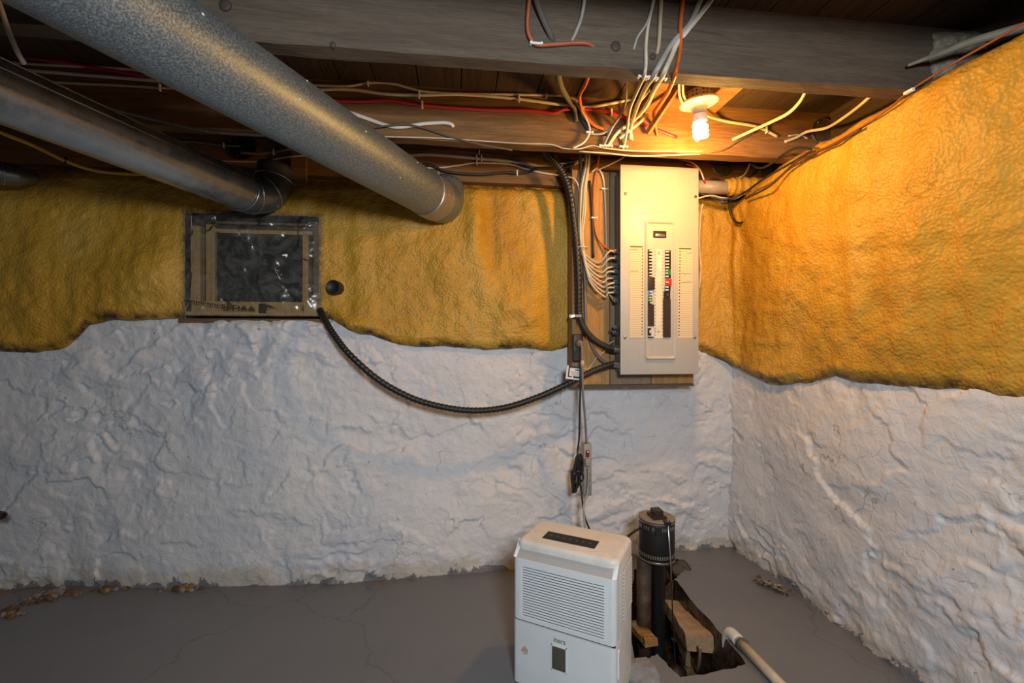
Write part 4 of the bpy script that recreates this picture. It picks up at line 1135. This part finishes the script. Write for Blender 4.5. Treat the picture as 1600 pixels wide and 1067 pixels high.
cable('thin_cable', 'short thin cable on the brown joist beside the round tin cover', [(1232, 212, J2), (1248, 210, J2), (1262, 216, J2)], .0035, CREAMCAB)
cable('thin_cable', 'dark thin wire along the joist edge right of the bulb', [(1108, 238, J2 - .004), (1132, 233, J2 - .004), (1155, 219, J2 - .004), (1180, 206, J2)], .0026, BROWNCAB)
FXR = 1.415
cable('red_brown_cable', 'thin red brown cable following the top of the right wall foam', [PX(1660, 2, FXR), PX(1600, 36, FXR), PX(1540, 70, FXR), PX(1480, 104, FXR), PX(1421, 142, FXR - .005), PX(1395, 164, FXR - .01), PX(1360, 189, FXR - .01), PX(1320, 213, FXR - .01), PX(1285, 232, FXR - .01), PX(1250, 240, FXR - .01)], .0034, mat('dark_red_sheath', (.24, .06, .028), .5))
st = PX(1421, 142, FXR - .012)
tag(obj('cable_clip', merge(box(st + Vector((-.006, -.014, -.005)), st + Vector((.004, .014, .003))), lathe([(.004, 0), (.004, .01)], 8, st + Vector((0, -.012, -.006)))), STAPLE), 'white cable clip at the right joist end on the foam edge', 'clip')
cable('foamed_cable', 'foam coated grey cable end sticking out over the right joist end', [PY(1418, 102, J1F - .02), PY(1442, 93, J1F - .04), PX(1475, 81, 1.43), PX(1520, 64, 1.46), PX(1600, 42, 1.52), PX(1660, 28, 1.56)], .006, mat('foam_grey', (.26, .235, .17), .6, bump=.5), per=10, rfun=lambda i, N: .0045 + .009 * min(1, (i / N) * 1.3))
# black cables tucked in the foam right of the panel
XE = 1.385
cable('black_cable', 'black cable looped at the gap above the foam corner', [(1092, 302, 2.12), (1130, 311, 2.08), (1160, 302, 2.03), PX(1195, 278, 1.36), PX(1240, 252, XE), PX(1262, 239, XE), PX(1266, 233, XE), PX(1245, 231, XE), PX(1225, 240, XE - .01), PX(1205, 255, 1.365), PX(1188, 262, 1.36), PX(1176, 257, 1.36)], .0050, BLKRUB)
cable('black_cable', 'black cable running up the foam edge to the round tin cover', [(1165, 310, 2.02), PX(1200, 292, 1.37), PX(1225, 270, XE), PX(1245, 252, XE), PX(1275, 238, XE + .005), PX(1310, 222, XE + .01), PX(1345, 201, XE + .01)], .0046, mat('black_brown', (.05, .028, .016), .5))
cable('white_cable', 'white cable leaving the right side of the panel over the foam', [(1088, 310, 2.10), (1110, 305, 2.09), (1130, 309, 2.09), (1150, 309, 2.08), (1163, 300, 2.06)], .0044, CREAMCAB)
cable('black_hook', 'black cable hook curling out of the foam right of the panel', [(1138, 306, 2.12), (1140, 325, 2.11), (1145, 340, 2.10), (1154, 348, 2.10), (1164, 344, 2.10), (1167, 334, 2.11), (1166, 322, 2.12)], .0058, BLKRUB)
cable('red_cable', 'red wire curling behind the panel top right corner', [(1072, 256, 2.12), (1085, 260, 2.11), (1095, 268, 2.10), (1100, 280, 2.10), (1102, 290, 2.12)], .0045, REDCAB)
cable('white_cable', 'white wire curling behind the panel top right corner', [(1060, 248, 2.12), (1080, 253, 2.10), (1093, 264, 2.09), (1100, 281, 2.09)], .0040, CREAMCAB)
cable('white_cable', 'white wire hanging down along the right edge of the panel', [(1098, 318, 2.10), (1095, 335, 2.11), (1093, 380, 2.13), (1095, 420, 2.14), (1093, 450, 2.14)], .0036, CREAMCAB)
cable('white_cable', 'small white cable stub under the tin cover above the panel', [(1150, 278, 2.18), (1158, 276, 2.17), (1165, 270, 2.14), (1172, 255, 2.08)], .0044, CREAMCAB)
A = PY(1088, 291, 2.14); B = PY(1132, 291, 2.14)
root = thing('grey_conduit', 'grey plastic conduit leaving the panel right side into the foam', 'conduit', A)
obj('pipe', lathe([(.032, 0), (.032, .24)], 24, Vector(), (1, 0, 0)), mat('conduit_grey', (.36, .31, .25), .45), root, True)
fv, ffc = tube(catmull([B + Vector((.0, 0, 0)), B + Vector((.06, 0, 0)), B + Vector((.14, -.005, .006)), B + Vector((.24, .0, .0))], 10), .036, 20, rfun=lambda i, N: .033 + .010 * min(1, i / 5.0) + .003 * math.sin(i * 1.3))
obj('foam_coat', (fv, ffc), FOAM, root, True, A)

# --- left of the panel: bundle into the clamps
bun = [(919, 232), (917, 262), (912, 292), (910, 330), (908, 362), (910, 388)]
for k in range(8):
    dxp = (-6, -4, -2, 0, 2, 4, 1, -3)[k]; dy = (-.004, -.010, -.004, -.012, -.005, -.011, -.018, -.016)[k]
    P3 = [PY(a + dxp * (.8 if j < 2 else .9 if j < 4 else .5) + math.sin(k * 2.1 + j) * .6, b, 2.128 + dy) for j, (a, b) in enumerate(bun)]
    c_ = conn[k]
    tipx = c_ + Vector((-.024, 0, 0))
    bow = (917 + k * .6, 400 + (k * 5.5), 2.118 + dy); bow2 = (936 + k * 1.2, 410 + k * 7.6, 2.10)
    P3 += [PY(*bow), PY(*bow2), tipx + Vector((-.03, .0, -.004 * (k % 3))), tipx]
    words = ['first', 'second', 'third', 'fourth', 'fifth', 'sixth', 'seventh', 'eighth']
    cable('romex_cable', f'cream cable of the bundle left of the panel, entering the {words[k]} clamp from top', P3, .0044, CREAMCAB if k % 2 else mat('beige_sheath', (.56, .47, .33), .5), flat=1.35, group='bundled panel cables')
tie = PY(910, 386, 2.108)
tag(obj('cable_tie', tube([tie + Vector((math.cos(t) * .026, math.sin(t) * .018, 0)) for t in [2 * math.pi * i / 20 for i in range(21)]], .0025, 6), CREAMCAB), 'pale tie around the cream cable bundle left of the panel', 'cable tie')
cable('orange_cable', 'orange cable dropping over the plank to the panel top clamp', [(938, 234, 2.13), (934, 255, 2.138), (928, 290, 2.142), (928, 330, 2.142), (931, 362, 2.142), (940, 380, 2.135), (952, 389, 2.11), conn[0] + Vector((-.024, -.012, .004))], .0048, ORANGECAB, staples=((930, 341, 2.142, 'h'),))
cable('romex_cable', 'single cream cable stapled down the plank to the lowest clamp', [(925, 268, 2.13), (934, 263, 2.138), (942, 276, 2.142), (945, 300, 2.142), (947, 350, 2.142), (948, 400, 2.142), (948, 445, 2.142), (953, 460, 2.13), conn[8] + Vector((-.024, 0, 0))], .0040, CREAMCAB, flat=1.3, staples=((944, 297, 2.142, 'h'),))
cable('black_cable', 'black cable behind the cream bundle beside the orange cable', [(921, 282, 2.142), (924, 310, 2.142), (926, 350, 2.142), (927, 402, 2.142)], .0066, BLKRUB)
cable('loom_cable', 'dark cloth loom running down the post beside the cream bundle', [(905, 236, 2.12), (908, 262, 2.135), (910, 300, 2.14), (906, 330, 2.14)], .010, LOOM)
cable('thin_cable', 'thin cream wire left edge of the bundle running down the post', [(885, 275, 2.15), (898, 280, 2.13), (905, 298, 2.128), (907, 340, 2.128), (909, 386, 2.125)], .0035, CREAMCAB)
cable('thin_cable', 'thin cream wire slanting from joist staple to the plank top', [(985, 236, 2.0), (970, 248, 2.06), (950, 258, 2.10), (932, 266, 2.13)], .0035, CREAMCAB)
cable('grey_cable', 'thick grey cable curving from the post to the lower panel connector', [(911, 396, 2.135), (914, 440, 2.135), (915, 490, 2.135), (917, 515, 2.13), (925, 540, 2.125), (938, 560, 2.12), (952, 568, 2.115), (968, 571, 2.11)], .0078, mat('grey_pvc', (.17, .165, .15), .5))
cable('thin_cable', 'thin tan ground wire curling beside the two conduit connectors', [(910, 574, 2.14), (918, 577, 2.14), (924, 570, 2.14), (932, 558, 2.13), (944, 549, 2.13), (952, 537, 2.12), (960, 532, 2.11)], .0026, CREAMCAB)
def flexr(r): return lambda i, N: r * (1.05 if i % 4 < 2 else 0.93)
o = cable('flexible_conduit', 'black corrugated conduit dropping from the joists to the panel side', [(846, 228, 2.06), (860, 246, 2.08), (878, 268, 2.10), (890, 300, 2.105), (897, 350, 2.11), (902, 400, 2.11), (904, 450, 2.11), (905, 492, 2.11), (914, 515, 2.105), (930, 532, 2.10), (948, 542, 2.09), conn[11] + Vector((-.028, 0, 0))], .0165, BLKRUB, cat='conduit', per=26, n=14, rfun=flexr(.0165))
sp_ = PY(903, 493, 2.092)
obj('pipe_strap', merge(box(sp_ + Vector((-.016, -.006, -.006)), sp_ + Vector((.016, -.003, .006))), box(sp_ + Vector((-.034, .03, -.008)), sp_ + Vector((-.014, .034, .008))), box(sp_ + Vector((-.018, -.006, -.006)), sp_ + Vector((-.015, .034, .006))),
    lathe([(.009, 0), (.009, .003)], 12, sp_ + Vector((-.026, .030, 0)), (0, -1, 0))), STEEL, o)
o = cable('flexible_conduit', 'long black corrugated conduit looping across the white wall to the window', [(500, 484, 2.21), (506, 496, 2.17), (520, 520, 2.13), (545, 552, 2.10), (590, 592, 2.09), (640, 620, 2.09), (690, 635, 2.09), (740, 641, 2.09), (790, 636, 2.09), (840, 620, 2.09), (885, 600, 2.09), (925, 580, 2.09), (948, 571, 2.085), conn[12] + Vector((-.028, 0, 0))], .0145, BLKRUB, cat='conduit', per=30, n=14, rfun=flexr(.0145))

# notice tag on the conduit
tc = PY(897, 582, 2.062)
root = thing('notice_tag', 'small white printed notice tag hung on the black conduit', 'tag', tc)
rt = Matrix.Rotation(math.radians(7), 4, 'Y')
def tpart(name, x0, z0, x1, z1, y0, y1, m):
    v, f = box((x0, y0, z0), (x1, y1, z1)); return obj(name, ([rt @ Vector(p) for p in v], f), m, root)
tpart('card', -.037, -.031, .037, .031, 0, .002, mat('card_white', (.78, .77, .74), .5))
tpart('print', -.028, -.018, -.022, .027, -.0006, 0, INK); tpart('print', -.028, .022, .037, .031, -.0006, 0, INK)
tpart('print', -.028, -.022, -.008, -.017, -.0006, 0, INK); tpart('print', -.003, -.024, .030, -.015, -.0006, 0, INK)
tpart('print', .003, .012, .028, .017, -.0006, 0, INK)
for i in range(5): tpart('print', -.014, .004 - i * .004, .026 - (i % 2) * .006, .0055 - i * .004, -.0006, 0, mat('ink_grey', (.3, .3, .3), .6))

# outlet box with plug and cords
oc = PY(903, 543, 2.115)
root = thing('outlet_box', 'dark brown surface outlet box on the post left of the panel', 'outlet', oc)
rbox('body', (-.026, -.005, -.066), (.026, .03, .066), .008, BREAK_BR, root, 3)
obj('screw', lathe([(.004, 0), (.003, .002)], 10, Vector((.014, -.005, -.048)), (0, -1, 0)), STEEL, root)
obj('socket_face', lathe([(.019, 0), (.018, .003)], 20, Vector((0, -.004, .018)), (0, -1, 0)), BLACK, root)
obj('socket_face', lathe([(.019, 0), (.018, .003)], 20, Vector((0, -.004, -.026)), (0, -1, 0)), BLACK, root)
YC = 2.05
o = cable('hanging_cord', 'grey brown power cord hanging from the outlet to the power strip', [oc + Vector((.004, -.035, .022)), PY(909, 542, 2.065), PY(909.5, 560, 2.055), PY(910, 585, 2.045), PY(911, 615, 2.05), PY(914, 650, 2.07), PY(915.5, 675, 2.085), PY(916, 692, 2.09)], .0058, mat('cord_taupe', (.24, .19, .16), .5), cat='cord')
obj('plug', lathe([(.012, -.004), (.017, .0), (.017, .020), (.010, .026), (.006, .034)], 16, oc + Vector((.004, -.008, .022)), (0, -1, -.25)), mat('cord_taupe', (0, 0, 0)), o, True)
obj('tie_band', lathe([(.008, 0), (.008, .03)], 12, PY(910, 573, 2.049), (0, 0, 1)), mat('band_pale', (.55, .45, .36), .5), o, True)
cable('hanging_cord', 'black power cord hanging beside the grey cord down to the coil', [(907, 570, 2.055), (907, 600, 2.05), (906, 640, 2.06), (905, 680, 2.08), (903, 700, 2.085), (902, 712, 2.08)], .0045, BLKRUB, cat='cord')
# coil of spare black cord
cc = PY(901, 738, 2.07)
root = thing('cord_coil', 'folded coil of black cord hanging beside the power strip', 'cord', cc)
for k in range(9):
    pts = []
    sx = .005 + .0020 * k
    for i in range(40):
        t = 2 * math.pi * i / 40
        zz = math.cos(t) * (.088 - .005 * (k % 3))
        xx = math.sin(t) * sx * (1.0 + .25 * math.sin(t * 2 + k)) - (.004 if zz < 0 else 0) * 2
        pts.append(Vector((xx + (k - 2.5) * .0018 - zz * -.09, (k % 3 - 1) * .008 + math.sin(t * 3 + k) * .002, zz)))
    obj('loop', tube(pts + [pts[0]], .0043, 7, caps=False), BLKRUB, root, True)
obj('side_loop', tube(catmull([Vector((.008, -.01, .07)), Vector((.026, -.008, .05)), Vector((.022, -.008, .015)), Vector((.03, -.008, -.02)), Vector((.02, -.008, -.038)), Vector((.010, -.008, -.01))], 6), .0042, 7), BLKRUB, root, True)
obj('tie', lathe([(.024, -.006), (.025, 0), (.024, .006)], 16, Vector((.006, 0, .01)), close=False), BLKRUB, root)
cable('hanging_cord', 'black cord running from the coil down behind the dehumidifier', [(906, 752, 2.08), (909, 772, 2.07), (911, 792, 2.04), (914, 808, 2.0), (920, 824, 1.94), (930, 850, 1.85)], .0045, BLKRUB, cat='cord')
# power strip
pc = PY(917, 732, 2.105)
root = thing('power_strip', 'grey power strip with red switch hanging on the white wall', 'power strip', pc)
GS = mat('strip_grey', (.34, .33, .29), .5)
h2 = (PY(917, 692, 2.105).z - PY(917, 773, 2.105).z) / 2
rbox('body', (-.020, -.018, -h2), (.020, .018, h2), .005, GS, root, 2)
rs_ = rbox('switch', (-.012, -.023, h2 - .062), (.006, -.017, h2 - .030), .002, mat('switch_red', (.22, .015, .01), .3), root, 1)
obj('switch_mark', box((-.006, -.0245, h2 - .040), (.002, -.0228, h2 - .034)), STAPLE, rs_)
for i in range(5):
    zc_ = h2 - .088 - i * .030
    obj('socket_slots', merge(box((-.002, -.0188, zc_), (.000, -.0178, zc_ + .008)), box((.008, -.0188, zc_), (.010, -.0178, zc_ + .008)), lathe([(.0024, 0), (.0024, .001)], 8, Vector((.004, -.0178, zc_ - .006)), (0, -1, 0))), BREAK_B, root)
obj('cord_strain_relief', lathe([(.009, 0), (.006, .02)], 12, Vector((0, 0, h2 - .002))), GS, root, True)
o = cable('hanging_cord', 'grey cord plugged into the power strip leading behind the dehumidifier', [pc + Vector((-.006, -.040, h2 - .105)), pc + Vector((-.005, -.042, -.02)), pc + Vector((-.010, -.045, -.09)), PY(912, 790, 2.03), PY(913, 812, 1.97), PY(916, 840, 1.88)], .0050, GS, cat='cord')
rbox('plug', pc + Vector((-.018, -.042, h2 - .10)), pc + Vector((.006, -.016, h2 - .066)), .004, GS, o, 2)

# pump cord
cable('pump_cord', 'black cord from the pump motor going behind the dehumidifier', [(1000, 824, 1.80), (988, 832, 1.78), (976, 842, 1.74), (962, 860, 1.70)], .0050, BLKRUB, cat='cord')

# round tin covers
for px, py, Yp, r_, lb in ((1286, 206, J2F - .002, .060, 'round tin cover on the brown joist next to the foam'), (1128, 258, SILLF - .002, .058, 'dark round tin cover on the sill beam above the panel'), (379, 228, SILLF - .002, .062, 'dark round tin cover on the sill beam left of the big duct')):
    p = PY(px, py, Yp)
    root = thing('tin_cover', lb, 'cover', p)
    tm = TIN if px > 1000 else mat('black_tin', (.03, .028, .025), .5, .5)
    sharp(obj('disc', lathe([(r_, 0), (r_, .006), (r_ * .94, .008), (r_ * .90, .005), (.001, .006)], 36, Vector(), (0, -1, 0)), tm, root))
    for k in range(3):
        t = 2.2 + k * 2.1
        obj('nail', lathe([(.004, 0), (.003, .003)], 8, Vector((math.cos(t) * r_ * .8, -.006, math.sin(t) * r_ * .8)), (0, -1, 0)), STEEL, root)

# foam overspray on the joist end at the right; its missing lamp light is painted as grey
nu, nv = 40, 34
uu, wv = np.meshgrid(np.linspace(0, 1, nu), np.linspace(0, 1, nv), indexing='ij')
bxx = 1.478 + .135 * uu + .03 * (1 - uu) * fbm(wv * 4, uu * 0, 5, 3); bzz = 1.90 + .18 * wv
th = (.03 * np.sqrt(np.clip(uu * 3, 0, 1)) + .03 * uu ** 2 + .012 * fbm(uu * 5, wv * 6, 15, 4)) * np.sqrt(np.clip(np.minimum(wv, 1 - wv) * 5, 0, 1))
blob = grid_mesh('foam_overspray', np.stack([bxx, J1F + .003 - th, bzz], -1).reshape(-1, 3), nu, nv, mat('foam_unlit', (.24, .21, .155), .5, var=.2, bump=.9, bscale=60))
tag(blob, 'foam blob on the end of the front joist, coloured grey as unlit', 'insulation')

# black stub on the foam beside the window
p = PY(521, 448, 2.19)
root = thing('pipe_stub', 'black round capped pipe stub in the foam right of the window', 'pipe', p)
obj('stub', lathe([(.034, .05), (.033, -.004), (.030, -.008), (.027, -.004), (.001, -.003)], 28, Vector(), (0.05, 1, 0)), BLACK, root, True)
# rusty pipe stub on the left wall edge
p = PY(-14, 801, 2.13)
root = thing('rusty_stub', 'short rusty pipe stub sticking out of the white wall at far left', 'pipe', p)
sharp(obj('stub', lathe([(.014, -.1), (.014, .065), (.016, .066), (.016, .098), (.010, .099), (.010, .08)], 14, Vector(), (.86, -.5, .04)), mat('dark_rust', (.035, .018, .012), .7), root))

# ================================================================== PIT CONTENTS AND SMALL THINGS
def beam(name, label, a, b, wd, th, material, cat, roll=0.0, taper=1.0):
    a, b = Vector(a), Vector(b); d = (b - a); L = d.length; d.normalize()
    up = Vector((0, 0, 1)); s = d.cross(up).normalized(); u = s.cross(d)
    s, u = s * math.cos(roll) + u * math.sin(roll), u * math.cos(roll) - s * math.sin(roll)
    bm = bmesh.new(); vs = []
    n = 8
    for i in range(n + 1):
        c = a.lerp(b, i / n)
        for sx, sz in ((-1, -1), (1, -1), (1, 1), (-1, 1)):
            vs.append(bm.verts.new(c + s * (sx * wd / 2 + random.uniform(-.003, .003)) + u * (sz * th / 2 + random.uniform(-.003, .003))))
    for i in range(n):
        for k in range(4): bm.faces.new((vs[i * 4 + k], vs[i * 4 + (k + 1) % 4], vs[(i + 1) * 4 + (k + 1) % 4], vs[(i + 1) * 4 + k]))
    bm.faces.new(vs[:4]); bm.faces.new(vs[-4:])
    return tag(bobj(name, bm, material), label, cat)
beam('wood_block', 'thick wet brown timber lying slanted inside the pit', PZ(1058, 948, -.11), PZ(1094, 1005, -.07), .105, .06, make_wood('tan_timber', (.30, .19, .10), (.52, .36, .22), 'y', .5), 'timber')
beam('wood_board', 'dark board lining the right edge of the pit', PZ(1064, 922, -.06), PZ(1160, 1034, -.06), .02, .10, WOOD_P, 'board')
beam('wood_board', 'short orange brown board at the left pit edge beside dehumidifier', PZ(990, 975, -.10), PZ(1018, 1004, -.08), .05, .03, make_wood('orange_wood', (.28, .14, .04), (.5, .28, .1), 'y', .4), 'board')
beam('wood_board', 'dark wet board crossing the bottom of the pit', PZ(1065, 1040, -.26), PZ(1150, 1030, -.22), .08, .03, WOOD_P, 'board')
beam('wood_board', 'narrow pale plank standing on edge in front of the timber', PZ(1052, 970, -.14), PZ(1075, 1030, -.16), .018, .06, make_wood('pale_wet', (.20, .15, .09), (.38, .29, .18), 'y', .4), 'board')
cable('tube_hose', 'thin tan hose bent down into the pit beside the timber', [PZ(1094, 1010, -.05), PZ(1093, 1030, -.12), PZ(1090, 1045, -.2), PZ(1088, 1052, -.28)], .006, mat('hose_tan', (.34, .24, .14), .4), cat='hose')
def rock(name, label, c, sx, sy, sz, material, seed, cat='rock'):
    bm = bmesh.new(); bmesh.ops.create_icosphere(bm, subdivisions=3, radius=1.0)
    rnd = random.Random(seed)
    dirs = [Vector((rnd.uniform(-1, 1), rnd.uniform(-1, 1), rnd.uniform(-1, 1))).normalized() for _ in range(14)]
    lim = [rnd.uniform(.55, .85) for _ in dirs]
    for v in bm.verts:
        for d, l in zip(dirs, lim):
            e = v.co.dot(d) - l
            if e > 0: v.co -= d * e
        v.co = Vector((v.co.x * sx, v.co.y * sy, v.co.z * sz)) + Vector([rnd.uniform(-.02, .02) * sx for _ in range(3)]) + c
    return tag(bobj(name, bm, material), label, cat)
rock('rock', 'dark brown broken rock at the back edge of the pit', PZ(1064, 884, 0) + Vector((0, 0, -.015)), .065, .05, .05, ROCK, 3)
rock('rock', 'second brown rock low in the pit behind the pump', PZ(1052, 925, -.1) , .07, .06, .07, ROCK, 5)
rock('concrete_chunk', 'grey broken concrete chunk at the pit front beside dehumidifier', PZ(1008, 1050, 0) + Vector((0.0, -.02, .0)), .075, .075, .045, CONC, 8, 'concrete')
def crumbs(name, label, c, lx, ly, n, seed, mats):
    root = thing(name, label, 'rubble', c)
    rnd = random.Random(seed)
    for i in range(n):
        t = rnd.gauss(0, .45); sz = rnd.uniform(.006, .020) * (1.2 - min(1, abs(t)))
        sz = max(sz, .004)
        bm = bmesh.new(); bmesh.ops.create_icosphere(bm, subdivisions=1, radius=sz)
        for v in bm.verts: v.co = Vector((v.co.x * rnd.uniform(.8, 1.5), v.co.y * rnd.uniform(.7, 1.2), v.co.z * rnd.uniform(.5, .9)))
        bmesh.ops.translate(bm, verts=bm.verts, vec=(t * lx, rnd.gauss(0, .4) * ly, sz * .4))
        bobj('crumb', bm, mats[i % len(mats)], root)
RB = [mat('rubble_brown', (.28, .16, .055), .85, var=.35, bump=1, bscale=90), mat('rubble_dark', (.14, .08, .035), .9, var=.3, bump=1, bscale=90), mat('rubble_grey', (.24, .22, .20), .85, var=.2)]
crumbs('rubble', 'brown crumbled rubble at the foot of the back wall at left', PZ(84, 932, 0), .14, .055, 46, 11, RB)
crumbs('rubble', 'tiny brown rubble pile at the far left floor edge', PZ(10, 960, 0), .09, .03, 16, 12, RB)
crumbs('rubble', 'brown crumbled strip along wall foot below the window', PZ(290, 920, 0), .13, .02, 26, 13, RB)
crumbs('rubble', 'sparse brown crumbs at wall foot between the two larger rubble piles', PZ(170, 922, 0), .10, .02, 16, 14, RB)
# debris clump at the right wall foot
dc = PZ(1203, 918, 0)
root = thing('debris_clump', 'clump of dead leaves and bark at the foot of the right wall', 'debris', dc)
rnd = random.Random(4)
DB = [mat('bark', (.09, .055, .03), .8, var=.4), mat('dead_leaf', (.22, .15, .08), .7, var=.3), mat('pale_bit', (.40, .34, .26), .7)]
for i in range(34):
    t = rnd.uniform(-1, 1); c = Vector((t * .035 + rnd.uniform(-.02, .02), -t * .055 + rnd.uniform(-.02, .02), rnd.uniform(.004, .022)))
    l = rnd.uniform(.010, .028); wd = rnd.uniform(.004, .010)
    m3 = Matrix.Rotation(rnd.uniform(0, 6.28), 3, 'Z') @ Matrix.Rotation(rnd.uniform(-.6, .6), 3, 'X') @ Matrix.Rotation(rnd.uniform(-.6, .6), 3, 'Y')
    v = [(-l, 0, 0), (-l * .3, -wd, .003), (l * .5, -wd * .8, .001), (l, 0, .004), (l * .4, wd, 0), (-l * .4, wd * .9, .002)]
    v2 = [c + m3 @ Vector(p) for p in v]; v3 = [p + Vector((0, 0, -.0015)) for p in v2]
    obj('scrap', (v2 + v3, [tuple(range(6)), tuple(range(11, 5, -1))] + [(k, k + 6, (k + 1) % 6 + 6, (k + 1) % 6) for k in range(6)]), DB[i % 3 if i % 5 else 0], root)
# PVC drain pipe on the floor
a = PZ(1146, 992, .022); b = PZ(1235, 1085, .022)
root = thing('drain_pipe', 'cream plastic drain pipe on the floor with elbow into the pit', 'pipe', a)
d = (b - a).normalized()
obj('pipe', tube([Vector(), b - a + d * .25], .0165, 20), PVC, root, True)
obj('elbow', tube(catmull([d * .03, Vector(), -d * .020 + Vector((0, 0, -.006)), -d * .034 + Vector((0, 0, -.03)), -d * .036 + Vector((0, 0, -.07))], 5), .021, 20), mat('pvc_pale', (.72, .70, .62), .35), root, True)
obj('hub_ring', tube([d * .045, d * .058], .0215, 20), mat('ring_dark', (.10, .09, .07), .5), root, True)

for o in bpy.data.objects:
    if o.get('kind') == 'part': del o['kind']
